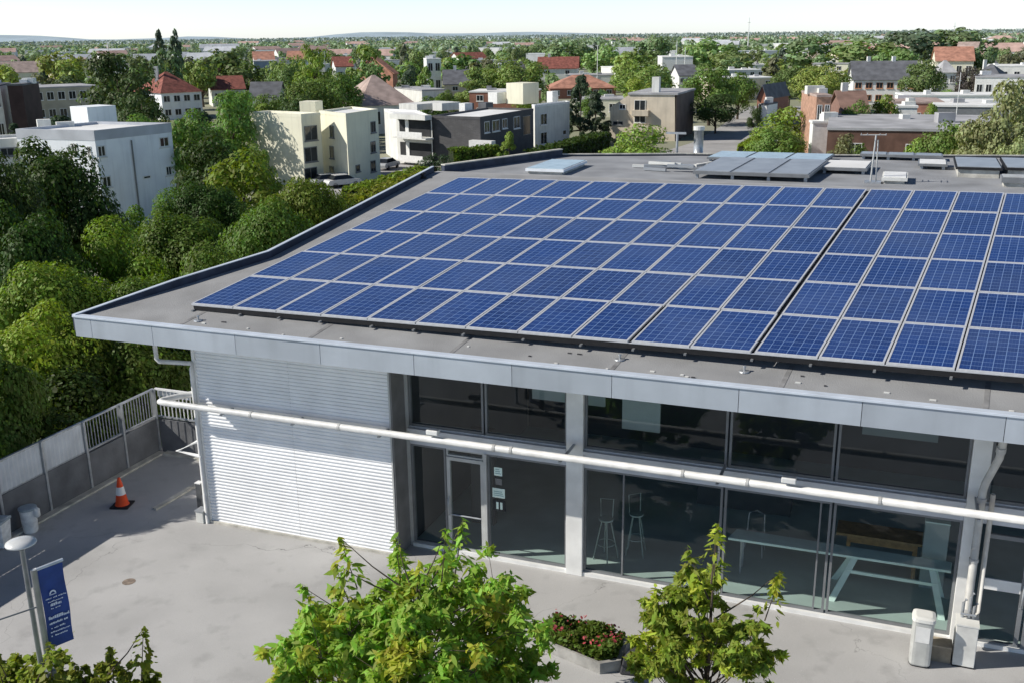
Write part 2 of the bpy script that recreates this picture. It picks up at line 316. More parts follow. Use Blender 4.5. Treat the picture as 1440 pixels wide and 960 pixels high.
clad = mat('corrugated_cladding', (.86, .87, .88), .42, .06, 1.2, 0, spec=.5); frame = mat('window_frame_grey', (.20, .21, .22), .45, .1, 3)
lightframe = mat('light_frame', (.50, .51, .50), .5, .08, 3); jamb = mat('jamb_grey', (.20, .20, .20), .7, .15, 2)
spand = mat('spandrel_metal', (.60, .62, .66), .5, .08, 2); pipem = mat('pipe_paint', (.70, .70, .685), .4, .1, 4, spec=.5)
black = mat('black_rubber', (.015, .015, .017), .7, .2, 6); silver = mat('aluminium_frame', (.72, .73, .75), .35, .06, 8, metal=.25, spec=.5)
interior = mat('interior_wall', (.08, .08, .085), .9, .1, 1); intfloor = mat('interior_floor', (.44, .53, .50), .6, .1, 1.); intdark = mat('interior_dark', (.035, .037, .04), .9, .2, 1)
glass = glassmat('clear_glass', (.90, .96, .95)); darkpane = mat('window_pane', (.025, .03, .035), .08, .3, .6, spec=.6)
wood = mat('light_wood', (.38, .24, .11), .6, .2, 8); teal = mat('pale_teal_laminate', (.74, .90, .83), .5, .06, 3)
pave = pavemat('paving_asphalt', (.465, .46, .452)); conc = mat('fence_concrete', (.15, .155, .165), .9, .2, 1.4, .25); concl = mat('kerb_concrete', (.55, .53, .47), .9, .2, 3, .3)
galv = mat('galvanised_steel', (.42, .44, .46), .4, .12, 6, metal=.4); sheet = mat('translucent_sheet', (.58, .61, .64), .5, .07, 2)
orange = mat('cone_orange', (.80, .075, .012), .5, .08, 5); reflective = mat('cone_reflective', (.78, .78, .76), .4, .05, 5)
binw = mat('bin_plastic', (.82, .83, .82), .55, .14, 5); binlid = mat('bin_lid', (.36, .42, .46), .5, .1, 5)
bluebanner = mat('banner_blue', (.018, .055, .24), .6, .15, 4); textm = mat('banner_white', (.62, .68, .80), .7, .05, 5)
skyblue = mat('rooflight_blue', (.46, .56, .60), .25, .1, 2, spec=.6); cloth = mat('dark_cover', (.06, .06, .065), .9, .2, 5)
collector = mat('grey_collector', (.34, .36, .38), .35, .1, 2, spec=.6)
redroof = mat('red_tile_roof', (.27, .095, .072), .9, .28, 1.3, .5, bscale=5); terra = mat('terracotta_roof', (.47, .235, .165), .9, .22, .7, .4, bscale=4)
pinkroof = mat('weathered_tile_roof', (.44, .34, .30), .9, .2, .6, .4, bscale=4); slate = mat('slate_roof', (.14, .145, .16), .8, .2, .7, .3, bscale=4)
greyroof = mat('flat_grey_roof', (.42, .42, .43), .9, .2, .3); whiteroof = mat('flat_white_roof', (.82, .82, .80), .9, .1, .3)
brickred = wallmat('red_brick', (.42, .19, .13), 'wall', 3.); brickdark = wallmat('charcoal_brick', (.12, .118, .122), 'wall', 2.2); brickbrown = wallmat('brown_brick', (.33, .19, .145), 'wall', 2.)
maroon = mat('maroon_panel', (.06, .035, .035), .8, .2, .6); oranger = mat('orange_render', (.65, .33, .19), .9, .12, .5)
grass = mat('rough_grass', (.17, .19, .085), .95, .3, .02, col2=(.30, .29, .24)); roadm = mat('road_tarmac', (.40, .39, .38), .95, .15, .2)
# ------------------------------------------------------------------ light, sky
Ld = Vector((3.2*c_-1.5*s_, 3.2*s_+1.5*c_, -2.5)).normalized()
sl = bpy.data.lights.new('sun', 'SUN'); sl.energy = 5.0; sl.angle = R(.53); sl.color = (1., .945, .86)
so = bpy.data.objects.new('sun', sl); COL.objects.link(so); so.rotation_euler = Ld.to_track_quat('-Z', 'Y').to_euler(); so.location = (-30, -10, 60)
w = bpy.data.worlds.new('World'); SC.world = w; w.use_nodes = True; nt = w.node_tree
sk = nt.nodes.new('ShaderNodeTexSky'); sk.sky_type = 'NISHITA'; sk.sun_disc = False
sk.sun_elevation = math.asin(-Ld.z); sk.sun_rotation = math.atan2(-Ld.x, -Ld.y); sk.air_density = 1.0; sk.dust_density = .3; sk.ozone_density = 2.0
mu = nt.nodes.new('ShaderNodeMix'); mu.data_type = 'RGBA'; mu.blend_type = 'MULTIPLY'; mu.inputs['Factor'].default_value = 1
tcw = nt.nodes.new('ShaderNodeTexCoord'); sxyz = nt.nodes.new('ShaderNodeSeparateXYZ'); nt.links.new(tcw.outputs['Generated'], sxyz.inputs[0])
rp = nt.nodes.new('ShaderNodeValToRGB'); rp.color_ramp.elements[0].position = 0.; rp.color_ramp.elements[0].color = (.52, .585, .80, 1)   # bright summer haze low in the sky
rp.color_ramp.elements[1].position = .5; rp.color_ramp.elements[1].color = (.115, .125, .145, 1)
e_ = rp.color_ramp.elements.new(.07); e_.color = (.43, .485, .61, 1); e_ = rp.color_ramp.elements.new(.2); e_.color = (.27, .295, .35, 1)
nt.links.new(sxyz.outputs['Z'], rp.inputs[0]); sc4 = nt.nodes.new('ShaderNodeVectorMath'); sc4.operation = 'SCALE'; sc4.inputs['Scale'].default_value = 3.3
nt.links.new(rp.outputs['Color'], sc4.inputs[0]); nt.links.new(sc4.outputs[0], mu.inputs['B'])
nt.links.new(sk.outputs[0], mu.inputs['A']); nt.links.new(mu.outputs['Result'], nt.nodes['Background'].inputs[0]); nt.nodes['Background'].inputs[1].default_value = .10
SC.view_settings.view_transform = 'Standard'; SC.view_settings.look = 'None'; SC.view_settings.exposure = 0
SC.cycles.max_bounces = 6; SC.cycles.transparent_max_bounces = 12; SC.cycles.use_denoising = True; SC.cycles.caustics_reflective = False; SC.cycles.caustics_refractive = False
# ------------------------------------------------------------------ ground
g = MB(); g.quad((-9000, -60, GZ), (9000, -60, GZ), (9000, 9000, GZ), (-9000, 9000, GZ)); g.build('ground', grass, kind='structure')
pad = [(-4.75, -32), (40, -32), (40, 24), (.3, 14), (.3, 3.75), (-4.75, 3.75)]
p = MB().prism([W(*q)[:2] for q in pad], GZ-.1, 0); p.build('forecourt_paving', pave, kind='structure')
def road(pts, w, name='road'):
    b = MB(); ps = [np.array(at_z(x, y, GZ)[:2]) for x, y in pts]
    for i in range(len(ps)-1):
        t = ps[i+1]-ps[i]; n = np.array([-t[1], t[0]])/np.linalg.norm(t)*w/2
        b.quad((*(ps[i]-n), GZ+.004*(i+1)), (*(ps[i+1]-n), GZ+.004*(i+1)), (*(ps[i+1]+n), GZ+.004*(i+1)), (*(ps[i]+n), GZ+.004*(i+1)))
        FOOT.extend([(*(ps[i]+t*k/8), w*.75) for k in range(9)])
    return b.build(name, roadm, kind='structure')
road([(975, 222), (1030, 203), (1062, 180), (1078, 164), (1095, 150)], 13)
road([(440, 275), (560, 238), (600, 225)], 9, 'street')
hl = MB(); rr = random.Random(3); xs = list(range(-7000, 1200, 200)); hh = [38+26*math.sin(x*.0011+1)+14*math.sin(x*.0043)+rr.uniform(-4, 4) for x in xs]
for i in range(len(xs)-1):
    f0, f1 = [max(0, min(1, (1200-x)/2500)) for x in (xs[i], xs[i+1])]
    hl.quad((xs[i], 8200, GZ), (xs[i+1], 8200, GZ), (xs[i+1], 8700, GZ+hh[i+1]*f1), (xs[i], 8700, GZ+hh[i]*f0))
hl.build('hills', mat('hazy_hills', (.40, .50, .56), .95, .12, .003), kind='structure')  # blue-grey haze is put into the hill colour
# ------------------------------------------------------------------ main building (local: u along facade, v inward, z up)
B = thing('commercial_building', 'low grey commercial building with overhanging roof, corrugated wall and glazed front', 'building', W(0, 0, 0), TH)
UE = 33.0; D0 = .675; ZB, ZT = 5.217, 5.723
def zr(v): return 5.665+.116*(v+1.5)
# corrugated cladding
def corr(L, z0, z1, pitch=.09, dep=.02):
    b = MB(); z = z0; pr = []
    while z < z1-.001:
        for dz, dd in ((0, 0), (.038, 0), (.052, -dep), (.076, -dep)):
            if z+dz < z1: pr.append((z+dz, dd))
        z += pitch
    pr.append((z1, 0)); vs = [(x, d, z) for z, d in pr for x in (0, L)]
    return b.add(vs, [(2*i, 2*i+1, 2*i+3, 2*i+2) for i in range(len(pr)-1)])
o = corr(2.688, 0, 5.3).build('corrugated_wall', clad, B); o2 = corr(2.68, 0, 5.3).build('corrugated_wall', clad, B, loc=(2.693, 0, 0))
o3 = corr(13.3, 0, 5.6).build('side_wall', clad, B, loc=(.40, 13.4, 0)); o3.rotation_euler = (0, 0, R(-91.75))
box('corner_trim', white, B, -.05, .03, -.05, .0, 0, 5.3)
box('wall_jamb', jamb, B, 5.382, 5.44, -.03, D0+.05, 0, 5.3); box('jamb_trim', lightframe, B, 5.36, 5.40, -.045, -.032, 0, 5.3)
box('wall_base', concl, B, .0, 5.38, -.07, -.031, 0, .07)
for u0_, u1_ in ((9.46, 9.85), (17.69, 18.03), (26.2, 26.55)): box('column', white, B, u0_, u1_, D0-.13, D0+.25, 0, 5.4, bevel=.008)
box('glazing_post', lightframe, B, 5.44, 5.52, D0-.06, D0+.06, 0, 5.4)
bays = [(5.52, 9.46), (9.85, 17.69), (18.03, 26.2)]
for a, b_ in bays:
    s = box('spandrel', spand, B, a+.003, b_-.003, D0-.05, D0+.2, 2.69, 3.15); box('sill', spand, s, a+.005, b_-.005, D0-.16, D0-.052, 3.05, 3.12)
    box('base_sill', white, B, a+.003, b_-.003, D0-.10, D0+.12, 0, .09)
def window(u0_, u1_, z0, z1, fm=frame, t=.05, mulls=(), name='window'):
    f = MB(); f.box(u0_, u1_, D0-.03, D0+.05, z0, z0+t); f.box(u0_, u1_, D0-.03, D0+.05, z1-t, z1)
    f.box(u0_, u0_+t, D0-.029, D0+.049, z0+t, z1-t); f.box(u1_-t, u1_, D0-.029, D0+.049, z0+t, z1-t)
    for q in mulls: f.box(q-t*.35, q+t*.35, D0-.028, D0+.04, z0+t, z1-t)
    fr = f.build(name, fm, B)
    MB().quad((u0_+t*.8, D0+.01, z0+t*.8), (u1_-t*.8, D0+.01, z0+t*.8), (u1_-t*.8, D0+.01, z1-t*.8), (u0_+t*.8, D0+.01, z1-t*.8)).build('pane', glass, fr)
    return fr
for a, b_ in ((5.53, 7.43), (7.47, 9.45), (9.86, 13.0), (13.04, 15.17), (15.21, 17.68), (18.04, 22.1), (22.14, 26.19)): window(a, b_, 3.155, 5.21)
window(5.53, 6.44, .095, 2.685); w2 = window(7.50, 9.45, .095, 2.685)
window(9.86, 12.96, .095, 2.685, mulls=(10.77,)); window(13.0, 15.20, .095, 2.685, mulls=(14.98,)); window(15.24, 17.68, .095, 2.685)
window(20.6, 26.19, .095, 2.685, mulls=(22.4, 24.3)); box('door_post', lightframe, B, 7.43, 7.497, D0-.09, D0+.06, .0, 2.69)
window(6.46, 7.42, 2.50, 2.685, lightframe, .04)
def door(u0_, u1_, z1, t, fm, hinge=1, rail=None):
    f = MB(); f.box(u0_, u0_+t, D0-.06, D0+.02, .02, z1); f.box(u1_-t, u1_, D0-.06, D0+.02, .02, z1); f.box(u0_+t, u1_-t, D0-.059, D0+.019, z1-t, z1); f.box(u0_+t, u1_-t, D0-.059, D0+.019, .02, .02+t*1.3)
    d = f.build('door', fm, B)
    MB().quad((u0_+t*.9, D0-.02, .05), (u1_-t*.9, D0-.02, .05), (u1_-t*.9, D0-.02, z1-t*.9), (u0_+t*.9, D0-.02, z1-t*.9)).build('pane', glass, d)
    if rail: box('mid_rail', white, d, u0_+t, u1_-t, D0-.05, D0-.005, rail[0], rail[1])
    hx = u0_+t*.5 if hinge > 0 else u1_-t*.5
    MB().tube([(hx, D0-.06, .98), (hx, D0-.13, 1.02), (hx, D0-.13, 1.42), (hx, D0-.06, 1.46)], .018, 6).build('handle', galv, d, smooth=True)
    return d
dr = door(6.47, 7.42, 2.49, .085, lightframe); MB().tube([(6.57, D0-.05, 1.0), (7.33, D0-.05, 1.0)], .02, 6).build('push_bar', galv, dr)
door(18.1, 18.95, 2.49, .085, frame, -1, (1.28, 1.52)); door(19.0, 20.55, 2.49, .085, frame, 1)
for (a, b_, z0, z1, m_) in ((7.66, 7.86, 2.16, 2.37, teal), (7.69, 7.85, 1.93, 2.09, jamb), (7.61, 7.92, 1.60, 1.84, teal), (7.62, 7.93, 1.27, 1.54, intdark)):
    nn = box('notice', m_, w2, a, b_, D0-.004, D0+.006, z0, z1)
    if z0 == 1.27:
        for q in (7.70, 7.80): MB().prism([(q, D0-.008), (q+.06, D0-.008), (q+.06, D0-.005), (q, D0-.005)], 1.31, 1.49).build('pictogram', teal, nn)
    elif m_ is teal:
        for q in range(3): box('print', mat('notice_print', (.25, .42, .42), .6, .1, 4), nn, a+.03, b_-.03-.02*q, D0-.008, D0-.005, z0+.05+q*.05, z0+.068+q*.05)
# interior shell
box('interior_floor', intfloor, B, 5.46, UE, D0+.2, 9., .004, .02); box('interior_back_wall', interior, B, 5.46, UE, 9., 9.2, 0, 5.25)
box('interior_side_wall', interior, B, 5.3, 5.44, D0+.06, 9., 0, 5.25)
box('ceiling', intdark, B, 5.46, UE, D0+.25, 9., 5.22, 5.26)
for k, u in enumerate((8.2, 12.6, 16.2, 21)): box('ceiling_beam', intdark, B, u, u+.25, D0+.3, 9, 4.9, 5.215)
box('interior_wall_panel', interior, B, 6.4, 7.0, 2.2, 2.4, .02, 2.6)
box('hanging_panel', mat('interior_pale', (.42, .47, .46), .8, .08, 1), B, 7.7, 9.6, 3.2, 3.26, 3.2, 4.15); box('hanging_panel', MATS['interior_pale'], B, 10.3, 11.2, 2.2, 2.26, 3.1, 3.9)
box('hanging_panel', mat('interior_grey', (.2, .23, .23), .8, .1, 1), B, 15.6, 17.2, 3.4, 3.46, 3.2, 4.4)
for u in (11.5, 16.6): box('strip_light', MATS['interior_pale'], B, u, u+1.2, 2., 2.12, 4.78, 4.86)
# soffit, roof deck, fascia
soff = [(-2.14, -1.46), (UE, -1.46), (UE, D0+.2), (-.9, D0+.2), (-.5, 4.4), (.3, 13.6), (-.1, 13.6), (-1.0, 4.5)]
MB().prism([(-2.14, -1.46), (UE, -1.46), (UE, D0+.24), (-1.2, D0+.24)], 5.215, 5.23).build('soffit', mat('soffit', (.40, .40, .39), .8, .08, 2), B)
LE = [(-2.15, -1.5), (-1.05, .9), (.03, 3.45), (.2, 7.2), (.43, 13.2)]
MB().prism([(-2.15, -1.48), (UE, -1.48), (UE, 13.2), (.43, 13.2)]+LE[::-1][1:-1], lambda p: zr(p[1])-.35, lambda p: zr(p[1])).build('roof_deck', felt, B)
rnd = random.Random(5)
for k in range(9):   # membrane seams running up the slope
    u = .6+k*3.35+rnd.uniform(-.3, .3)
    MB().prism([(u, -1.4), (u+.09, -1.4), (u+.09+.1, -.1), (u+.1, -.1)], lambda p: zr(p[1])+.001, lambda p: zr(p[1])+.006).build('membrane_seam', mat('seam_felt', (.24, .24, .24), .9, .2, 4), B)
seams = [-2.15, -1.65, .12, 2.39, 4.56, 6.80, 8.98, 11.05, 13.48, 15.65, 17.97, 20.2, 22.4, 24.6, 26.8, 29, 31, UE]
fvar = [mat('grey_fascia_metal_%d' % k, tuple(c*f for c in (.415, .46, .515)), .5, .06, 1.1+k*.2, .04, streak=.22) for k, f in enumerate((.94, 1.0, 1.05))]
for i in range(len(seams)-1): MB().box(seams[i]+.006, seams[i+1]-.006, -1.52, -1.48, ZB, ZT-.035).build('fascia_panel', fvar[(i*7) % 3], B)
box('fascia_backing', black, B, -2.14, UE, -1.479, -1.45, ZB+.01, ZT-.04)
box('fascia_coping', copingm, B, -2.17, UE, -1.55, -1.36, ZT-.033, ZT+.012, bevel=.006)
MB().hexa([(-2.16, -1.5, ZB), (-2.13, -1.46, ZB), (-1.03, .9, ZB+.2), (-1.07, .9, ZB+.2)], [(-2.16, -1.5, ZT-.03), (-2.13, -1.46, ZT-.03), (-1.03, .9, zr(.9)-.05), (-1.07, .9, zr(.9)-.05)]).build('side_fascia', greymetal, B)
pp = MB(); cp = MB()
for (a, b_) in zip(LE[:-1], LE[1:]):
    for mb, w0, w1, h0, h1 in ((pp, -.05, .03, -.3, .19), (cp, -.06, .04, .193, .212)):
        hh0, hh1 = (h1-.13 if a[1] < -1 else h1), h1; g0_, g1_ = (h0 if h0 < 0 else h0-.13 if a[1] < -1 else h0), h0
        mb.hexa([(a[0]+w0, a[1], zr(a[1])+g0_), (a[0]+w1, a[1], zr(a[1])+g0_), (b_[0]+w1, b_[1], zr(b_[1])+g1_), (b_[0]+w0, b_[1], zr(b_[1])+g1_)],
                [(a[0]+w0, a[1], zr(a[1])+hh0), (a[0]+w1, a[1], zr(a[1])+hh0), (b_[0]+w1, b_[1], zr(b_[1])+hh1), (b_[0]+w0, b_[1], zr(b_[1])+hh1)])
        continue
        mb.hexa([(a[0]+w0, a[1], zr(a[1])+h0), (a[0]+w1, a[1], zr(a[1])+h0), (b_[0]+w1, b_[1], zr(b_[1])+h0), (b_[0]+w0, b_[1], zr(b_[1])+h0)],
                [(a[0]+w0, a[1], zr(a[1])+h1), (a[0]+w1, a[1], zr(a[1])+h1), (b_[0]+w1, b_[1], zr(b_[1])+h1), (b_[0]+w0, b_[1], zr(b_[1])+h1)])
pr_ = pp.build('parapet', navy, B); cp.build('parapet_coping', copingm, pr_)
ZK = 7.30
MB().box(.40, UE, 13.18, 13.62, ZK-.25, ZK+.06).build('ridge_kerb', mat('ridge_cap', (.36, .36, .36), .9, .12, 1.5), B, bevel=.02)
back = [(.2, 13.62), (UE, 13.62), (UE, 27.2), (20.08, 23.57), (12.6, 21.84), (7.65, 21.03), (3.0, 19.55)]
MB().prism(back, ZK-.4, ZK).build('back_roof_deck', feltback, B); MB().prism([(.3, 13.5), (UE, 13.5), (UE, 26.9), (20.1, 23.4), (7.7, 20.9), (3.1, 19.3)], 0, ZK-.41).build('rear_wall', palegrey, B)
bp_ = MB(); bc_ = MB(); edge = [(.55, 13.63), (3.0, 19.55), (7.65, 21.03), (12.6, 21.84), (20.08, 23.57), (UE, 27.2)]
for i, (a, b_) in enumerate(zip(edge[:-1], edge[1:])):
    h = .26 if i == 0 else .06; d = .14
    bp_.hexa([(a[0], a[1], ZK-.3), (a[0]+d, a[1]-d*.4, ZK-.3), (b_[0]+d, b_[1]-d*.4, ZK-.3), (b_[0], b_[1], ZK-.3)], [(a[0], a[1], ZK+h), (a[0]+d, a[1]-d*.4, ZK+h), (b_[0]+d, b_[1]-d*.4, ZK+h), (b_[0], b_[1], ZK+h)])
    bc_.hexa([(a[0]-.03, a[1]+.03, ZK+h+.003), (a[0]+d+.03, a[1]-d*.4-.02, ZK+h+.003), (b_[0]+d+.03, b_[1]-d*.4-.02, ZK+h+.003), (b_[0]-.03, b_[1]+.03, ZK+h+.003)],
             [(a[0]-.03, a[1]+.03, ZK+h+.04), (a[0]+d+.03, a[1]-d*.4-.02, ZK+h+.04), (b_[0]+d+.03, b_[1]-d*.4-.02, ZK+h+.04), (b_[0]-.03, b_[1]+.03, ZK+h+.04)])
q = bp_.build('back_parapet', navy, B); bc_.build('back_parapet_coping', concl, q)
# pipes
pz = 3.37; pv = -.5
pipe = MB(); pipe.tube([(-.2, .45, pz+.02), (-.62, .0, pz), (-.82, pv+.12, pz), (-.80, pv+.03, pz), (-.7, pv, pz), (0, pv, pz), (UE, pv, pz)], .078, 14); po = pipe.build('facade_pipe', pipem, B, smooth=True)
br = MB()
for u in (1.9, 4.3, 8.15, 8.55, 12.3, 13.6, 16.1, 20.3): br.tube([(u-.03, pv, pz), (u+.03, pv, pz)], .088, 14)
br.build('pipe_collar', mat('pipe_collar', (.5, .5, .49), .5, .1, 4), po, smooth=False)
for u in (1.0, 3.0, 5.3, 9.65, 13.0, 17.85, 22): box('pipe_bracket', galv, po, u-.03, u+.03, pv, (D0-.13 if u > 5.5 else -.001), pz-.14, pz-.108)
MB().tube([(-.92, -.3, 5.21), (-.90, -.3, 4.42), (-.84, -.3, 4.36), (.0, -.12, 4.34), (-.05, -.09, 4.2), (-.05, -.09, .0)], .055, 10).build('corner_downpipe', pipem, B, smooth=True)
MB().tube([(-.02, -.06, 2.3), (-.75, -.1, 1.92), (-.02, -.1, 1.86)], .05, 8).build('wall_bracket', white, B, smooth=False)
dp = MB().tube([(18.16, .05, 5.21), (18.15, .05, 4.95), (18.14, .12, 4.5), (18.13, .22, 4.25), (17.96, .28, 3.7), (17.93, .30, 3.5), (17.93, .30, .35)], .075, 12).build('downpipe', mat('downpipe_paint', (.55, .54, .51), .5, .12, 4), B, smooth=True)
c2 = MB(); [c2.tube([(17.93, .30, z), (17.93, .30, z+.07)], .09, 12) for z in (3.3, 2.0, .9)]; c2.tube([(18.13, .1, 4.52), (18.13, .14, 4.40)], .09, 12); c2.build('pipe_collar', MATS['pipe_collar'], dp)
MB().tube([(18.12, .34, 3.45), (18.12, .34, .9), (18.05, .1, .85)], .05, 10).build('downpipe', MATS['downpipe_paint'], B, smooth=True)
for u, z in ((6.7, 3.37), (14.4, 3.37)):
    f = MB().box(u-.14, u+.14, pv-.10, pv+.06, z+.14, z+.25).build('floodlight', white, B, bevel=.015); MB().tube([(u, pv, z-.02), (u+.01, pv, z+.14)], .02, 6).build('stem', galv, f)
# ------------------------------------------------------------------ solar panels
PA = np.array([1.1035, -.4363, .0134]); PB = np.array([.9758, 1.8476, .2391]); PO = np.array([-7.5467, 23.5565, 5.973])
PN = np.cross(PA, PB); PN /= np.linalg.norm(PN)
def sk3(s, t, n): return PA*s+PB*t+PN*n
def skbox(b, s0, s1, t0, t1, n0, n1):
    return b.hexa([sk3(s0, t0, n0), sk3(s1, t0, n0), sk3(s1, t1, n0), sk3(s0, t1, n0)], [sk3(s0, t0, n1), sk3(s1, t0, n1), sk3(s1, t1, n1), sk3(s0, t1, n1)])
e0, e1, fwd, fwt = .012, .006, .030, .022
fb = MB()
skbox(fb, e0, 1-e0, e1, e1+fwt, -.045, 0); skbox(fb, e0, 1-e0, 1-e1-fwt, 1-e1, -.045, 0); skbox(fb, e0, e0+fwd, e1+fwt, 1-e1-fwt, -.045, 0); skbox(fb, 1-e0-fwd, 1-e0, e1+fwt, 1-e1-fwt, -.045, 0)
gb = MB().quad(*[sk3(s, t, -.006) for s, t in ((e0+fwd, e1+fwt), (1-e0-fwd, e1+fwt), (1-e0-fwd, 1-e1-fwt), (e0+fwd, 1-e1-fwt))])
ORD = ['first', 'second', 'third', 'fourth', 'fifth', 'sixth', 'seventh', 'eighth', 'ninth', 'tenth', 'eleventh', 'twelfth', 'thirteenth', 'fourteenth', 'fifteenth', 'sixteenth', 'seventeenth']
ROWS = ['front row at the eave', 'second row from the eave', 'third row from the eave', 'fourth row from the eave', 'fifth row from the eave', 'back row by the ridge']
proto = None
for j in range(6):
    for i in range(17):
        off = .03 if i >= 11 else -.03 if i >= 9 or j > 1 else -.06 if j == 0 else -.045
        if j == 0 and i in (9, 10): off = -.012
        o = thing('solar_panel', 'blue solar panel, %s, %s panel from the left end' % (ROWS[j], ORD[i]), 'solar panel', tuple(PO+PA*(i+off)+PB*j+PN*random.uniform(-.006, .006)), 0, 'solar panels on the roof')
        if proto is None:
            fo = fb.build('panel_frame', silver, o); go = gb.build('panel_glass', MATS['cells'], o)
            uv = go.data.uv_layers.new(name='UVMap')
            for l, c in zip(uv.data, ((0, 0), (1, 0), (1, 1), (0, 1))): l.uv = c
            proto = (fo, go)
        else:
            for q in proto: n = q.copy(); COL.objects.link(n); n.parent = o
mt = thing('panel_mounting', 'black mounting rails and skirt carrying the blue solar panels on the roof', 'mounting frame', tuple(PO))
skbox(MB(), -.02, 17.03, .012, .03, -.175, -.05).build('front_skirt', black, mt); skbox(MB(), -.02, 17.03, 5.97, 5.985, -.19, -.06).build('rear_skirt', black, mt)
b0 = MB(); skbox(b0, -.03, 17.03, .008, .022, -.06, -.046); b0.build('front_rail', silver, mt)
for i in range(18): rb = MB(); skbox(rb, i-.03, i+.03, .04, 5.96, -.10, -.048); rb.build('rail', black, mt)
rr = random.Random(11)
for i in range(18):
    s = i+rr.uniform(-.12, .12); fb2 = MB(); skbox(fb2, s-.02, s+.02, -.02-rr.random()*.015, .01, -.185, -.15); fb2.build('foot', frame, mt)
# ------------------------------------------------------------------ things on the roof
def rooftop(name, label, cat, u, v, z=ZK, rz=0): return thing(name, label, cat, W(u, v, z), TH+rz)
def slab(name, label, u0_, u1_, v0, v1, z0, z1, top, side=frame, legs=True, skew=0., tilt=0., div=1):
    t = rooftop(name, label, name.replace('_', ' '), u0_, v0)
    L, Dp = u1_-u0_, v1-v0
    b = MB().hexa([(0, 0, z0), (L, 0, z0), (L+skew, Dp, z0+tilt), (skew, Dp, z0+tilt)], [(0, 0, z1), (L, 0, z1), (L+skew, Dp, z1+tilt), (skew, Dp, z1+tilt)]); b.build('frame', side, t)
    for k in range(div):
        a, c = L*k/div+.05, L*(k+1)/div-.05
        MB().hexa([(a, .05, z1+.002), (c, .05, z1+.002), (c+skew, Dp-.05, z1+.002+tilt), (a+skew, Dp-.05, z1+.002+tilt)], [(a, .05, z1+.02), (c, .05, z1+.02), (c+skew, Dp-.05, z1+.02+tilt), (a+skew, Dp-.05, z1+.02+tilt)]).build('top_panel', top, t)
    if legs:
        n = max(2, div+1)
        for k in range(n):
            x = .12+(L-.24)*k/(n-1); box('leg', galv, t, x-.05, x+.05, .1, .2, 0, z0-.002); box('leg', galv, t, x-.05+skew, x+.05+skew, Dp-.25, Dp-.15, 0, z0+tilt-.002)
    else: box('kerb', concl, t, .08, L-.08+skew*.0, .08, Dp-.08, 0, z0-.002)
    return t
slab('skylight', 'pale blue flat rooflight slab alone on the left of the rear roof', 3.55, 4.95, 14.1, 16.9, .10, .19, skyblue, coldwhite, False)
slab('collector', 'large grey flat collector table of three sections behind the solar panels', 9.35, 13.1, 14.5, 18.2, .15, .25, collector, frame, True, .3, .06, 3)
slab('collector', 'bluish low collector row near the rear roof edge, left of the aerial', 8.9, 13.2, 19.4, 21.3, .08, .15, skyblue, frame, True, .2, .03, 3)
slab('skylight', 'white topped rooflight between grey collector and aerial mast', 13.25, 14.75, 16.9, 19.0, .12, .22, whiteroof, frame, True, .1)
slab('roof_hatch', 'small square white roof hatch just right of the aerial mast', 15.28, 16.05, 14.9, 16.4, .10, .2, white, palegrey, False)
slab('collector', 'dark edged collector strip on the rear roof edge, right of the aerial', 14.3, 17.2, 21.4, 22.3, .12, .2, collector, frame, True, 0, 0, 3)
slab('skylight', 'small white rooflight box left of the dark framed rooflight', 16.35, 17.3, 18.9, 20.3, .12, .2, white, frame, True)
slab('skylight', 'dark framed glass rooflight at the right, left one of its pair', 17.5, 18.9, 17.1, 20., .26, .34, collector, black, False)
slab('skylight', 'dark framed glass rooflight at the right frame edge, right one of its pair', 19.0, 21.2, 17.3, 20.2, .26, .34, collector, black, False)
slab('vent_box', 'low grey vent box in front of the dark rooflights', 18.75, 19.8, 15.1, 15.9, .14, .3, lightframe, frame, False)
t = rooftop('flue', 'thick upright grey flue pipe on the rear roof edge', 'flue', 8.15, 21.6); MB().tube([(0, 0, -.2), (0, 0, .95)], .19, 16).build('pipe', galv, t, smooth=True); MB().tube([(0, 0, .95), (0, 0, 1.1)], .22, 16).build('cap', palegrey, t)
t = rooftop('vent_post', 'thin T-shaped grey vent post left of the thick flue', 'vent', 7.35, 21.3); MB().tube([(0, 0, -.1), (0, 0, .8)], .05, 8).build('post', galv, t); box('crossbar', galv, t, -.45, .35, -.04, .04, .8, .88)
t = rooftop('roof_aerial', 'tall white twin-pole aerial mast at the gap between panel blocks', 'aerial', 14.95, 15.0)
MB().tube([(0, 0, 0), (.05, 0, 1.5)], .026, 8).build('pole', lightframe, t); MB().tube([(.16, .1, 0), (.12, .1, 1.35)], .02, 8).build('pole', lightframe, t); box('base', galv, t, -.18, .32, -.15, .25, 0, .06)
MB().tube([(-.42, 0, 1.5), (.36, 0, 1.52)], .016, 6).build('crossbar', lightframe, t)
for x in (-.4, -.22, .16, .34): MB().tube([(x, -.2, 1.53), (x, .28, 1.53)], .010, 6).build('element', lightframe, t)
t = rooftop('roof_clutter', 'scattered grey cable trays lying on rear roof behind the panels', 'cable tray', 7.2, 15.9)
rr = random.Random(4)
for k in range(13):
    x, y = rr.uniform(0, 2.1), rr.uniform(0, 1.6); a = rr.choice([0, 0, 1.4]); l = rr.uniform(.25, .6)
    o = MB().box(-l, l, -.06, .06, 0, .09).build('tray', palegrey if k % 2 else collector, t); o.location = (x, y, .02+.012*k); o.rotation_euler = (0, 0, a+rr.uniform(-.2, .2))
t = thing('roof_vent', 'small black roof vent beside the left parapet near the ridge', 'vent', W(.45, 12.3, zr(12.3)), TH); MB().lathe([(.14, 0), (.12, .05), (.05, .06), (.05, .14), (.11, .15), (.1, .19)], seg=12).build('cowl', black, t)
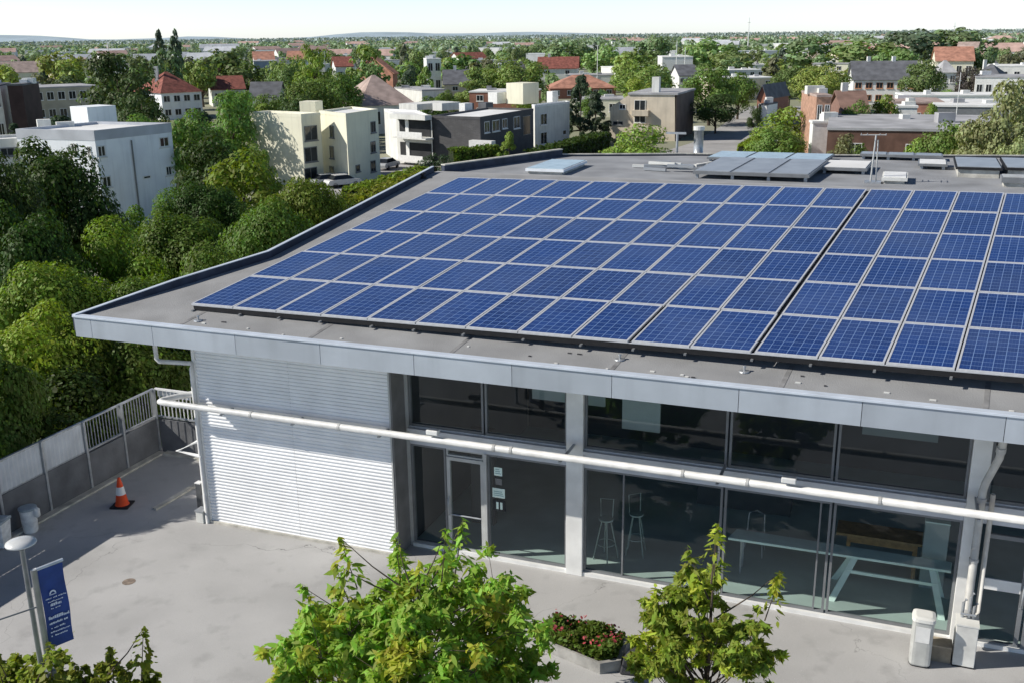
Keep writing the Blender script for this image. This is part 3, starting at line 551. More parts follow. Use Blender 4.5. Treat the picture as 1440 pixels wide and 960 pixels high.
for k, (u, v, lb) in enumerate(((1.0, -.95, 'left'), (11.0, -.75, 'middle'), (13.45, -.72, 'right'))):
    t = thing('roof_anchor', 'small pale safety anchor disc on the front roof strip, %s one' % lb, 'anchor', W(u, v, zr(v)), TH, 'safety anchors along the eave')
    MB().lathe([(.11, 0), (.10, .02), (.02, .025), (.02, .09), (.035, .10), (.03, .12)], seg=14).build('disc', galv, t)
t = thing('roof_debris', 'scraps of debris lying on the front roof strip', 'debris', W(0, 0, 0), TH)
rr = random.Random(9)
for k in range(26):
    u, v = rr.uniform(-1, 21), rr.uniform(-1.25, -.65); l = rr.uniform(.02, .06)
    MB().box(u-l, u+l, v-.02, v+.02, zr(v), zr(v)+.02).build('scrap', palegrey if k % 3 else cloth, t)

# ------------------------------------------------------------------ fence on the terrace edge
FU = -4.45
fe = thing('terrace_fence', 'grey concrete panel wall with steel railing and pale sheets along terrace edge', 'fence', W(FU, 3.5, 0), TH)
posts = [3.42, 2.0, .55, -.95, -2.45, -3.95, -5.45, -6.95, -8.45]
for a, b_ in zip(posts[:-1], posts[1:]): box('concrete_panel', conc, fe, -.06, .06, b_+.035-3.5, a-.035-3.5, 0, 1.06 if a > .6 else 1.12)
box('kerb', concl, fe, .062, .30, posts[-1]-3.5, 3.35-3.5, 0, .06, bevel=.015)
for v in posts: box('post', galv, fe, -.04, .085, v-.035-3.5, v+.035-3.5, 0, 2.0)
box('top_rail', galv, fe, -.035, .035, posts[-1]-3.5, 3.46-3.5, 1.965, 2.01); box('bottom_rail', galv, fe, -.03, .03, posts[-1]-3.5, 3.46-3.5, 1.10, 1.15)
for k in range(24):
    v = .62+k*.117; 
    if abs(v-2.0) > .06: MB().tube([(0, v-3.5, 1.14), (0, v-3.5, 1.97)], .013, 6).build('bar', galv, fe)
for a, b_ in zip(posts[2:-1], posts[3:]):
    sh = MB(); n = 10; dv = (a-b_-.08)/n
    for i in range(n):
        v = b_+.04+i*dv-3.5; sh.add([(.02, v, 1.16), (.04, v+dv*.5, 1.16), (.02, v+dv, 1.16), (.02, v, 1.96), (.04, v+dv*.5, 1.96), (.02, v+dv, 1.96)], [(0, 1, 4, 3), (1, 2, 5, 4)])
    sh.build('infill_sheet', sheet, fe)
f2 = thing('return_fence', 'short railing and concrete panel closing the terrace beside the corrugated wall', 'fence', W(FU, 3.5, 0), TH)
box('concrete_panel', conc, f2, .1, 4.4, -.05, .05, 0, 1.05); box('top_rail', white, f2, 0.05, 4.4, -.035, .035, 1.965, 2.02); box('bottom_rail', galv, f2, .05, 4.4, -.03, .03, 1.10, 1.15); box('kerb', concl, f2, .3, 4.4, -.3, -.052, 0, .06)
for k in range(30): MB().tube([(.18+k*.14, 0, 1.14), (.18+k*.14, 0, 1.97)], .016, 6).build('bar', white, f2)
box('infill_sheet', sheet, f2, .1, 1.3, .03, .04, 1.75, 1.95)
k_ = MB().prism([W(-1.95, .1)[:2], W(-1.80, .05)[:2], W(-1.72, 1.9)[:2], W(-1.87, 1.95)[:2]], 0, .05).build('kerb_strip', concl); tag(k_, 'flat concrete kerb strip on the paving left of the corrugated wall', 'kerb')
# cone
t = thing('traffic_cone', 'orange traffic cone with white collar standing on the shaded paving', 'traffic cone', W(-2.88, .0), TH+.3)
MB().box(-.25, .25, -.25, .25, .0, .045).build('base', black, t, bevel=.015); MB().lathe([(.19, .045), (.17, .07), (.125, .34)], seg=24).build('cone_body', orange, t, smooth=False)
MB().lathe([(.128, .34), (.092, .56)], seg=24).build('collar', reflective, t, smooth=False); MB().lathe([(.090, .56), (.04, .80), (.03, .815)], seg=24).build('cone_tip', orange, t)
# left bins
t = thing('litter_bin', 'square white bin with blue-grey lid at the left frame edge', 'bin', W(-4.08, -2.9), TH+.25)
MB().hexa([(-.2, -.2, .05), (.2, -.2, .05), (.2, .2, .05), (-.2, .2, .05)], [(-.25, -.25, .82), (.25, -.25, .82), (.25, .25, .82), (-.25, .25, .82)]).build('bin_body', binw, t, bevel=.03); box('lid', binlid, t, -.27, .27, -.27, .27, .822, .90, bevel=.02)
for s in (-1, 1): MB().tube([(s*.18-.03, .2, .06), (s*.18+.03, .2, .06)], .06, 10).build('wheel', black, t)
t.scale = (.85, .85, .85)
t = thing('litter_bin', 'round white bin with loose lid against the fence, right of the square bin', 'bin', W(-4.05, -2.0), TH)
MB().lathe([(.19, 0), (.21, .05), (.245, .74)], seg=24).build('bin_body', binw, t, smooth=False); MB().lathe([(.265, .742), (.265, .79), (.2, .81)], seg=24).build('lid', binlid, t); MB().lathe([(.05, .5), (.09, .55), (.09, .75), (.04, .8)], (.3, .05), 10).build('bag_knot', reflective, t, smooth=True)
t.scale = (.85, .85, .85)
t = thing('bollard', 'short dark steel bollard with pale cap beside the wall corner', 'bollard', W(-.62, .42), TH); box('post', mat('bollard_steel', (.10, .105, .11), .6, .2, 4), t, -.07, .07, -.07, .07, 0, .82); box('cap', white, t, -.08, .08, -.08, .08, .822, .85)
t = thing('meter_box', 'small grey utility box at the foot of the corner downpipe', 'box', W(-.22, -.05), TH); box('body', palegrey, t, -.12, .1, -.12, .12, 0, .32, bevel=.01); box('lid', galv, t, -.14, .12, -.14, .14, .321, .35)
MB().tube([(0, .1, .35), (0, .1, .7)], .03, 8).build('conduit', galv, t)
# right bin, cabinet and crate
t = thing('waste_bin', 'tall rounded silver waste bin in front of the glazing', 'bin', W(17.12, -.42), TH)
MB().lathe([(.19, .03), (.2, .06), (.2, .98)], seg=28, sq=5).build('bin_body', mat('bin_silver', (.55, .56, .54), .35, .1, 4, metal=.2), t); MB().lathe([(.21, .981), (.22, 1.0), (.21, 1.06), (.15, 1.085)], seg=28, sq=5).build('rim', palegrey, t)
box('front_panel', reflective, t, -.13, .13, -.207, -.202, .56, .9); MB().lathe([(.18, 0), (.2, .03)], seg=28, sq=5).build('base', black, t)
t = thing('utility_cabinet', 'white metal cabinet with pipes on top at the column foot', 'cabinet', W(17.92, -.12), TH)
MB().box(-.2, .2, -.2, .2, .0, .9).build('body', mat('cabinet_white', (.66, .66, .63), .6, .12, 3), t, bevel=.012); box('lid', palegrey, t, -.21, .21, -.21, .21, .902, .935); box('plinth', black, t, -.205, .205, -.205, .205, .0, .03)
for x, h in ((-.1, 1.25), (.02, 1.4), (.1, 1.2)): MB().tube([(x, .1, .935), (x, .1, h), (x+.05, .16, h+.05)], .03, 8).build('pipe', galv, t)
MB().tube([(-.14, .02, 1.05), (.14, .02, 1.05)], .025, 8).build('valve', galv, t)
t = thing('crate', 'small tan wooden crate between the silver bin and white cabinet', 'crate', W(17.52, -.12), TH)
box('body', mat('crate_wood', (.32, .27, .2), .8, .2, 5), t, -.19, .17, -.16, .16, 0, .33); box('lid', mat('crate_lid', (.42, .36, .27), .8, .2, 5), t, -.2, .18, -.17, .17, .331, .36)
# lamp and banner
hp = at_d(24, 760, 15.5); t = thing('street_lamp', 'slim grey lamp post with flat white disc head', 'lamp', (hp[0]+.05, hp[1], 0))
MB().tube([(0, 0, 0), (0, 0, hp[2]-.1)], [.045, .035], 12).build('pole', galv, t, smooth=True)
MB().lathe([(.05, -.14), (.09, -.09), (.205, -.05), (.21, -.04)], seg=28).build('lamp_housing', frame, t, smooth=True).location = (0, 0, hp[2])
MB().lathe([(.22, -.04), (.215, -.02), (.13, .02), (.03, .032)], seg=28).build('lamp_cap', mat('lamp_cap', (.62, .63, .62), .3, .1, 3), t, smooth=True).location = (0, 0, hp[2])
bp0 = at_d(47, 800, 15.0); t = thing('banner_sign', 'blue vertical banner with white lettering on a pole beside the lamp', 'banner', (bp0[0], bp0[1], 0), R(44))
hz = bp0[2]; BH = 1.3; BW = .36
MB().tube([(0, 0, 0), (0, 0, hz)], .045, 10).build('pole', galv, t, smooth=True)
MB().tube([(0, 0, hz-.02), (BW+.06, 0, hz+.0)], .025, 8).build('top_arm', mat('banner_arm', (.55, .6, .65), .4, .1, 5), t)
MB().tube([(-.9, .1, hz-.62), (0, 0, hz-.6)], .012, 6).build('stay_rod', frame, t)
box('clamp', frame, t, -.07, .07, -.07, .07, hz-1.75, hz-1.68)
bn = MB(); n = 10
for i in range(n):
    z0_, z1_ = hz-.04-BH*i/n, hz-.04-BH*(i+1)/n; y0_, y1_ = .012*math.sin(i*.9), .012*math.sin((i+1)*.9); bn.quad((.05, y1_, z1_), (BW+.05, y1_*2.2, z1_), (BW+.05, y0_*2.2, z0_), (.05, y0_, z0_))
ban = bn.build('banner_cloth', bluebanner, t)
rr = random.Random(8)
def scribble(z, x0_, x1_, h, dens=.034, th=.35):   # illegible printed line: short uneven strokes
    b = MB(); x = x0_
    while x < x1_:
        wd = rr.uniform(.35, 1.)*dens
        if rr.random() > .12: 
            hh_ = h*rr.uniform(.5, 1.); z_ = z+rr.uniform(-.003, .003); b.quad((x, -.036, z_), (x+wd*.8, -.036, z_), (x+wd*.8, -.036, z_+hh_), (x, -.036, z_+hh_))
        x += wd
    b.build('lettering', textm, ban)
for dz, a, b_, h in ((.49, .10, .48, .022), (.545, .13, .40, .02), (.61, .17, .37, .045), (.66, .17, .33, .018), (.82, .10, .34, .055), (.825, .38, .47, .05), (.90, .10, .45, .032), (.975, .12, .42, .024), (1.04, .10, .46, .022), (1.10, .10, .38, .022)): scribble(hz-.04-dz, .05+(a-.05)*.77, .05+(b_-.05)*.77, h)
em = MB()
for k in range(7):
    a0, a1 = math.pi*k/7, math.pi*(k+1)/7; em.quad((.2+.05*math.cos(a0), -.036, hz-.46+.06*math.sin(a0)), (.2+.03*math.cos(a0), -.036, hz-.46+.035*math.sin(a0)), (.2+.03*math.cos(a1), -.036, hz-.46+.035*math.sin(a1)), (.2+.05*math.cos(a1), -.036, hz-.46+.06*math.sin(a1)))
em.quad((.15, -.036, hz-.475), (.25, -.036, hz-.475), (.25, -.036, hz-.465), (.15, -.036, hz-.465)); em.build('emblem', textm, ban)
# planter
t = thing('flower_planter', 'low kerbed planter of red flowers and greenery between the two foreground trees', 'planter', W(0, 0), TH)
pp = [(9.75, -2.5), (11.3, -2.95), (11.65, -2.7), (11.6, -1.85), (9.9, -1.7)]; ci = np.mean(pp, 0); inner = [tuple(ci+(np.array(q)-ci)*.88) for q in pp]
k = MB(); n = len(pp)
for i in range(n):
    a, b_, c2_, d_ = pp[i], pp[(i+1) % n], inner[(i+1) % n], inner[i]; k.hexa([(*a, 0), (*b_, 0), (*c2_, 0), (*d_, 0)], [(*a, .24), (*b_, .24), (*c2_, .24), (*d_, .24)])
k.build('kerb', mat('planter_concrete', (.36, .35, .33), .9, .2, 3, .3), t); MB().prism(inner, .0, .2).build('soil', mat('soil', (.05, .035, .025), .95, .3, 8, .5), t)
def inpoly(p, poly):
    r = False
    for i in range(len(poly)):
        (x0_, y0_), (x1_, y1_) = poly[i], poly[i-1]
        if (y0_ > p[1]) != (y1_ > p[1]) and p[0] < (x1_-x0_)*(p[1]-y0_)/(y1_-y0_)+x0_: r = not r
    return r
def fill(poly, n): 
    P = []
    while len(P) < n:
        q = (RNG.uniform(9.4, 11.9), RNG.uniform(-3.1, -1.5))
        if inpoly(q, poly): P.append(q)
    return np.array(P)
XY = fill(inner, 3800); zz = .2+.36*RNG.uniform(0, 1, len(XY))**.7*(.7+.3*np.sin(XY[:, 0]*7)*np.cos(XY[:, 1]*6)); N = unit(RNG.normal(size=(len(XY), 3))*.7+[0, 0, .8])
def npobj(name, me, parent):
    o = bpy.data.objects.new(name, me); COL.objects.link(o); o.parent = parent; return o
npobj('foliage', np_mesh('foliage', leaf_polys(np.c_[XY, zz], N, .085, 'oval'), 6, MATS['leaf_mid']), t)
XY = fill(inner, 130); XY = XY[(np.sin(XY[:, 0]*5+1)+np.cos(XY[:, 1]*7)) > -.7]; zz = .38+.2*RNG.uniform(0, 1, len(XY)); N = unit(RNG.normal(size=(len(XY), 3))*.5+[0, -.3, .8])
npobj('flowers', np_mesh('flowers', leaf_polys(np.c_[XY, zz], N, .07, 'oval'), 6, mat('flower_red', (.36, .05, .06), .7, .5, 9)), t)['kind'] = 'stuff'
t2 = thing('planter_cover', 'dark grey folded cover at the right end of the planter', 'cover', W(11.95, -2.55), TH)
cv = MB(); cv.hexa([(-.3, -.3, 0), (.35, -.2, 0), (.4, .35, 0), (-.25, .3, 0)], [(-.22, -.25, .42), (.25, -.12, .5), (.3, .3, .36), (-.2, .25, .32)]); cv.build('cover', cloth, t2, bevel=.04)
t = thing('drain_cover', 'round rusty drain cover set in the paving near the banner', 'drain cover', W(.08, -3.2)); MB().lathe([(.15, -.002), (.15, .004), (.12, .005)], seg=20).build('cover', mat('rusty_iron', (.25, .20, .16), .85, .3, 9), t)
# ------------------------------------------------------------------ inside the glazing
def local(name, label, cat, u, v, z=.021, rz=0): return thing(name, label, cat, W(u, v, z), TH+rz)
t = local('trestle_table', 'long pale green trestle bench behind the right window', 'table', 12.95, 1.8)
MB().hexa([(0, .0, .84), (4.72, .06, .84), (4.75, .48, .84), (.12, .5, .84)], [(0, .0, .9), (4.72, .06, .9), (4.75, .48, .9), (.12, .5, .9)]).build('tabletop', teal, t, bevel=.01)
for x0_, x1_ in ((2.75, 2.35), (4.35, 4.6)):
    for y0_, y1_ in ((.08, -.45), (.42, .55)):
        MB().hexa([(x1_-.06, y1_-.03, 0), (x1_+.08, y1_-.03, 0), (x1_+.08, y1_+.03, 0), (x1_-.06, y1_+.03, 0)], [(x0_-.06, y0_-.03, .84), (x0_+.08, y0_-.03, .84), (x0_+.08, y0_+.03, .84), (x0_-.06, y0_+.03, .84)]).build('leg', teal, t)
MB().hexa([(2.6, -.1, .55), (4.5, -.1, .55), (4.5, -.05, .55), (2.6, -.05, .55)], [(2.6, -.1, .62), (4.5, -.1, .62), (4.5, -.05, .62), (2.6, -.05, .62)]).build('stretcher', teal, t)
for x in (.3, ): 
    for y in (.08, .42): MB().tube([(x, y, 0), (x, y, .84)], .025, 6).build('leg', galv, t)
t = local('wooden_table', 'light wooden table standing behind the pale trestle bench', 'table', 15.25, 2.85)
MB().box(0, 2.05, 0, .68, .86, .92).build('tabletop', wood, t); box('apron', wood, t, .25, 1.75, .05, .09, .70, .858)
for x in (.28, 1.72):
    for y in (.08, .58): box('leg', wood, t, x-.04, x+.04, y-.04, y+.04, 0, .858)
for k, (u, v, lb) in enumerate(((10.15, 1.5, 'left one nearest the column'), (10.75, 2.0, 'right one behind the thin mullion'))):
    stoolm = mat('stool_grey', (.32, .40, .38), .5, .1, 5); t = local('bar_stool', 'tall thin legged stool inside the glass, %s' % lb, 'stool', u, v, rz=k*.5)
    MB().lathe([(.17, 1.02), (.18, 1.04), (.17, 1.06)], seg=18).build('seat', stoolm, t)
    for a in range(4):
        an = a*math.pi/2+.4; MB().tube([(.10*math.cos(an), .10*math.sin(an), 1.02), (.3*math.cos(an), .3*math.sin(an), 0)], .016, 6).build('leg', stoolm, t)
    MB().tube([(.21*math.cos(a*math.pi/8), .21*math.sin(a*math.pi/8), .42) for a in range(17)], .012, 6).build('foot_ring', stoolm, t)
    MB().tube([(-.15, .08, 1.04), (-.17, .1, 1.5), (.13, .16, 1.5), (.12, .1, 1.04)], .014, 6).build('backrest', stoolm, t)
t = local('chair', 'wire framed chair inside, behind the left end of the pale bench', 'chair', 13.4, 3.0)
MB().box(-.22, .22, -.22, .22, .44, .47).build('seat', palegrey, t); MB().tube([(-.2, .2, .46), (-.18, .26, .9), (0, .28, .97), (.18, .26, .9), (.2, .2, .46)], .018, 6).build('backrest', galv, t)
for x in (-.2, .2):
    for y in (-.2, .2): MB().tube([(x, y, .44), (x*1.15, y*1.15, 0)], .014, 6).build('leg', galv, t)
t = local('cabinet', 'dark grey cabinet standing deep inside the glazed hall', 'cabinet', 11.6, 5.2); box('body', mat('cabinet_dark', (.08, .085, .09), .6, .1, 3), t, 0, 2.4, 0, .5, 0, 1.1); box('top', palegrey, t, -.02, 2.42, -.02, .52, 1.102, 1.14)
t = local('cabinet', 'pale cabinet at the right end of the hall beside the column', 'cabinet', 17.1, 2.6); box('body', MATS['interior_pale'], t, 0, .5, 0, .5, 0, 1.6); box('top', teal, t, -.01, .51, -.01, .51, 1.602, 1.63)
# ------------------------------------------------------------------ foreground trees
def young_tree(name, label, xc, D, H, wid, zc, n, shoots, leaf, shape, size, seed, trunk=True, cat='tree', holes=0, dense=26):
    rng = np.random.default_rng(seed); g0 = at_d(xc, 900, D); t = thing(name, label, cat, (g0[0], g0[1], 0))
    br = MB(); P = []; N = []; TT = []
    tips = []
    for k in range(dense):
        a_ = rng.uniform(0, 6.283); q_ = math.sqrt(rng.random()); top = H-.35-(H-zc)*(.62*q_**2.2)+rng.uniform(-.28, .22)
        zz_ = top-(rng.random()**1.8)*(top-zc+.5)*.9; c = np.array([math.cos(a_)*q_*wid*.44, math.sin(a_)*q_*wid*.44, zz_]); tips.append((c, rng.uniform(.34, .62)*wid/4.6))
    for (x, y, z) in shoots: tips.append((np.array([x, y, z]), -.16))
    if trunk: br.tube([(0, 0, 0), (.05, .03, zc*.5), (0, 0, zc), (.03, 0, H*.86)], [.085, .07, .05, .015], 9)
    for c, rc in tips:
        z0 = max(zc*.45, c[2]-rng.uniform(.6, 1.3)); s = np.array([c[0]*.06, c[1]*.06, z0]); mid = s+(c-s)*.55+np.array([0, 0, -.06])
        br.tube([s, mid, c], [.018, .010, .004], 5)
        if rc < 0:   # upright shoot: leaf pairs along a thin leader
            base = np.array([c[0]*.8, c[1]*.8, c[2]-.9]); br.tube([base, c], [.012, .004], 5)
            m_ = 80; s_t = rng.uniform(.0, 1., m_); ctr = base+(c-base)*s_t[:, None]; a = rng.uniform(0, 6.28, m_); rad = (.30*(1.08-s_t)+.03)*rng.uniform(.4, 1., m_)
            pts = ctr+np.c_[np.cos(a)*rad, np.sin(a)*rad, rng.uniform(-.05, .05, m_)]; P.append(pts); N.append(unit(np.c_[np.cos(a)*.5, np.sin(a)*.5, np.full(m_, .8)]+rng.normal(size=(m_, 3))*.35)); TT.append(np.c_[np.cos(a), np.sin(a), np.full(m_, -.45)]+rng.normal(size=(m_, 3))*.3)
        else:
            m_ = int(n/dense*rng.uniform(.6, 1.4)); sub = rng.normal(size=(7, 3))*rc*.62*np.array([1, 1, .6])
            for q in sub: br.tube([c-np.array([0, 0, .12]), c+q], [.007, .003], 4)
            w = rng.integers(0, 7, m_); d = unit(rng.normal(size=(m_, 3))+np.array([0, 0, .3])); pts = c+sub[w]+d*(rc*.36*rng.uniform(.25, 1.1, m_))[:, None]*np.array([1, 1, .7])
            P.append(pts); N.append(unit(d*.6+np.array([0, -.12, .62])+rng.normal(size=(m_, 3))*.42)); TT.append(d+np.array([0, 0, -.6])+rng.normal(size=(m_, 3))*.75)
    P = np.concatenate(P); N = np.concatenate(N); TT = np.concatenate(TT)
    tip = (np.sin(P[:, 0]*5.1+seed)+np.cos(P[:, 1]*4.7)+np.sin(P[:, 2]*6.3) > .95) & (rng.random(len(P)) < .75) & (P[:, 2] > zc)
    if leaf == 'leaf_fresh': npobj('new_growth', np_mesh('new_growth', leaf_polys(P[tip], N[tip], size, shape, .35, rng, TT[tip]), len(SHAPES[shape]), MATS['leaf_tip']), t); P, N, TT = P[~tip], N[~tip], TT[~tip]
    br.build('trunk', MATS['bark'], t); npobj('crown', np_mesh('crown', leaf_polys(P, N, size, shape, .35, rng, TT), len(SHAPES[shape]), MATS[leaf]), t)
    return t
young_tree('young_tree', 'leafy young tree in the middle foreground in front of the entrance', 588, 14.6, 4.0, 4.5, 1.6, 46000, [(-1.2, .2, 4.4), (-1.3, .1, 4.0), (-.35, .5, 4.25), (.75, .6, 4.45), (.5, .2, 4.5), (-1.85, .1, 3.6), (1.5, .2, 3.7), (.1, -.3, 4.2)], 'leaf_fresh', 'lance', .150, 21, dense=84)
young_tree('young_tree', 'smaller leafy young tree right of the flower planter', 996, 15.2, 3.8, 2.7, 1.5, 19000, [(.1, .2, 4.35), (-.9, .1, 3.3), (-.35, .3, 3.9), (1.2, .2, 3.5)], 'leaf_fresh', 'lance', .145, 33, dense=46)
young_tree('shrub', 'yellow-green leafy shrub at the foot of the lamp', 22, 15.0, 3.45, 2.5, 2.1, 7000, [(.45, .1, 3.5), (-.4, .1, 3.4)], 'leaf_yellow', 'oval', .12, 41, cat='shrub', dense=34)
young_tree('shrub', 'loose green shrub right of the banner pole', 140, 14.9, 3.1, 1.9, 1.9, 4200, [(.62, .15, 3.45), (.1, .1, 3.15), (-.5, .1, 2.9)], 'leaf_yellow', 'oval', .11, 43, cat='shrub', dense=24)

# ------------------------------------------------------------------ background buildings
def V2(p): return np.array([p[0], p[1]])
def wallbox(b, A, Bp, depth, z0, z1):     # wall from A to Bp, extruded by depth vector
    A, Bp, d = V2(A), V2(Bp), V2(depth); return b.prism([tuple(A), tuple(Bp), tuple(Bp+d), tuple(A+d)], z0, z1)
def win_on(parent, A, Bp, s0, s1, z0, z1, out=.06, fm=None, bars=1, sill=True):   # window on wall A->Bp (metres), outward normal to the right of A->Bp
    A, Bp = V2(A), V2(Bp); t = (Bp-A)/np.linalg.norm(Bp-A); n = np.array([t[1], -t[0]])
    def P(s, o, z): q = A+t*s+n*o; return (q[0], q[1], z)
    def bx(b, a, c, o0, o1, zz0, zz1): return b.hexa([P(a, o1, zz0), P(c, o1, zz0), P(c, o0, zz0), P(a, o0, zz0)], [P(a, o1, zz1), P(c, o1, zz1), P(c, o0, zz1), P(a, o0, zz1)])
    f = MB(); w = min(.09, (s1-s0)*.12); bx(f, s0, s1, .002, out, z0, z0+w); bx(f, s0, s1, .002, out, z1-w, z1); bx(f, s0, s0+w, .002, out-.003, z0+w, z1-w); bx(f, s1-w, s1, .002, out-.003, z0+w, z1-w)
    for k in range(bars): q = s0+(s1-s0)*(k+1)/(bars+1); bx(f, q-w*.4, q+w*.4, .002, out-.006, z0+w, z1-w)
    if sill: bx(f, s0-.08, s1+.08, .002, out+.1, z0-.12, z0-.004)
    fo = f.build('window', fm or white, parent)
    p_ = MB(); p_.add([P(s0+w*.6, out*.4, z0+w*.6), P(s1-w*.6, out*.4, z0+w*.6), P(s1-w*.6, out*.4, z1-w*.6), P(s0+w*.6, out*.4, z1-w*.6)], [(0, 1, 2, 3)]); p_.build('pane', darkpane, fo)
    return fo
def win_px(parent, A, Bp, x0, y0, x1, y1, **k):
    s0, za = on_wall(x0, (y0+y1)/2, A, Bp); s1, zb = on_wall(x1, (y0+y1)/2, A, Bp); _, z1 = on_wall((x0+x1)/2, y0, A, Bp); _, z0 = on_wall((x0+x1)/2, y1, A, Bp)
    return win_on(parent, A, Bp, min(s0, s1), max(s0, s1), min(z0, z1), max(z0, z1), **k)
def keep(x0, y0, x1, y1, D): CLEAR.append((x0, y0, x1, y1, D))
def block_px(name, root, L, C, Rr, zt, m, roofm, par=.35, parm=None):   # three roofline corners in the photo -> prism with low parapet
    L, C, Rr = [V2(at_z(*p, zt)) for p in (L, C, Rr)]; Q = L+Rr-C; poly = [tuple(p) for p in (L, C, Rr, Q)]
    w = MB().prism(poly, GZ-.05, zt-par).build(name, m, root)
    pr = MB(); n = 4; ci = np.mean(poly, 0); inn = [tuple(np.array(p)+(ci-np.array(p))/np.linalg.norm(ci-np.array(p))*.45) for p in poly]; outp = [tuple(np.array(p)-(ci-np.array(p))/np.linalg.norm(ci-np.array(p))*.04) for p in poly]
    for i in range(4):
        a, b_, c2, d = outp[i], outp[(i+1) % 4], inn[(i+1) % 4], inn[i]; pr.hexa([(*a, zt-par+.003), (*b_, zt-par+.003), (*c2, zt-par+.003), (*d, zt-par+.003)], [(*a, zt), (*b_, zt), (*c2, zt), (*d, zt)])
    pr.build('parapet', parm or m, root); MB().prism(inn, zt-par+.004, zt-min(par, .25)).build('roof', roofm, root)
    FOOT.append((*ci, max(np.linalg.norm(L-Rr), np.linalg.norm(Q-C))*.5)); return L, C, Rr, Q
def rbox(root, name, x, y, z, wx, wy, h, m, rz=0.):      # box on a roof, base centre under pixel
    P = at_z(x, y, z); ca, sa = math.cos(rz), math.sin(rz)
    poly = [(P[0]+ca*a-sa*b_, P[1]+sa*a+ca*b_) for a, b_ in ((-wx/2, -wy/2), (wx/2, -wy/2), (wx/2, wy/2), (-wx/2, wy/2))]
    return MB().prism(poly, z-.3, z+h).build(name, m, root)
def rz0(a, b_): return math.atan2(b_[1]-a[1], b_[0]-a[0])
# white block, upper left
t = thing('apartment_block', 'white flat-roofed apartment block at the left with square rooftop box', 'building')
L, C, Rr, Q = block_px('wall', t, (22, 181.6), (131.7, 184), (240, 173), 4.2, coldwhite, whiteroof, .9, mat('band_grey', (.50, .52, .56), .85, .1, .6)); keep(40, 150, 250, 250, 105)
for x0, y0, x1, y1 in ((137, 205, 148, 221), (224, 193, 237, 207), (233, 234, 241, 247), (144, 248, 156, 264)): win_px(t, C, Rr, x0, y0, x1, y1, fm=palegrey)
win_px(t, C, Rr, 201, 247, 212, 252, bars=0, sill=False)
for x0, y0, x1, y1 in ((101, 202, 109, 216), (123, 206, 128, 217)): win_px(t, L, C, x0, y0, x1, y1, fm=palegrey)
s1_, z1_ = on_wall(186, 215, C, Rr); tt = (Rr-C)/np.linalg.norm(Rr-C); nn = np.array([tt[1], -tt[0]]); pt = C+tt*s1_+nn*.08
MB().tube([(*pt, 3.0), (*pt, GZ)], .07, 6).build('downpipe', frame, t)
rbox(t, 'roof_box', 133, 170, 3.9, 3.3, 3.0, 1.5, coldwhite, rz0(C, Rr)-.1); rbox(t, 'roof_vent', 92, 178, 4.0, 1.6, .6, .45, palegrey, .5); rbox(t, 'roof_vent', 62, 177, 4.0, 1.2, .9, .6, palegrey, .5)
t = thing('apartment_wing', 'lower grey-white wing with dark windows left of the white block', 'building')
L2, C2, R2, Q2 = block_px('wall', t, (-70, 200), (52, 193), (74, 186), 3.3, palegrey, whiteroof, .5)
win_px(t, L2, C2, 0, 207, 50, 219, fm=frame, bars=4); win_px(t, L2, C2, -40, 207, -5, 219, fm=frame, bars=3)
# cream block
t = thing('apartment_block', 'cream three storey apartment block with blank sunlit side wall', 'building'); keep(345, 140, 540, 235, 120)
L, C, Rr, Q = block_px('wall', t, (350, 158), (423, 161), (450, 158.5), 3.4, cream, whiteroof, .4)
for y in (177, 207, 236): win_px(t, C, Rr, 428, y, 446, y+21, fm=frame, bars=1)
L, C, Rr, Q = block_px('bay_wall', t, (449, 156), (486, 160), (531, 153.5), 3.4, cream, whiteroof, .4)
for y in (177, 206, 234): win_px(t, L, C, 464, y, 470, y+17, fm=frame, bars=0)
for y in (171, 199, 226): win_px(t, C, Rr, 521, y, 528, y+16, fm=frame, bars=1)
win_px(t, C, Rr, 500, 232, 506, 242, fm=frame, bars=0)
rbox(t, 'roof_box', 438, 155, 3.1, 2.2, 2.0, 1.1, cream, -.3)
# dark brick house with balconies
t = thing('apartment_block', 'charcoal brick flat-roofed apartment block with white balconies', 'building'); keep(538, 115, 805, 210, 135)
L, C, Rr, Q = block_px('wall', t, (606, 163), (675, 165), (750, 153), 1.6, brickdark, whiteroof, .35)
for x0, y0, x1, y1 in ((681, 171, 688, 187), (692, 169, 702, 185), (706, 167, 713, 181), (722, 164, 731, 181)): win_px(t, C, Rr, x0, y0, x1, y1, fm=white)
win_px(t, C, Rr, 735, 163, 746, 190, fm=frame, bars=0, sill=False)
s0, _ = on_wall(665, 190, L, C); tt = (C-L)/np.linalg.norm(C-L); nn = np.array([tt[1], -tt[0]])
_, zb_ = on_wall(672, 207, L, C); _, zt_ = on_wall(672, 197, L, C); a = L+tt*s0; wallbox(MB(), a+nn*.03, a+tt*3.4+nn*.03, nn*1.1, zb_, zt_).build('bay_window', white, t)
L2, C2, R2, Q2 = block_px('balcony_wall', t, (540, 153), (557, 161), (607, 163.5), 1.6, palegrey, whiteroof, .35, white)
tt = (R2-C2)/np.linalg.norm(R2-C2); nn = np.array([tt[1], -tt[0]]); Lr = np.linalg.norm(R2-C2)
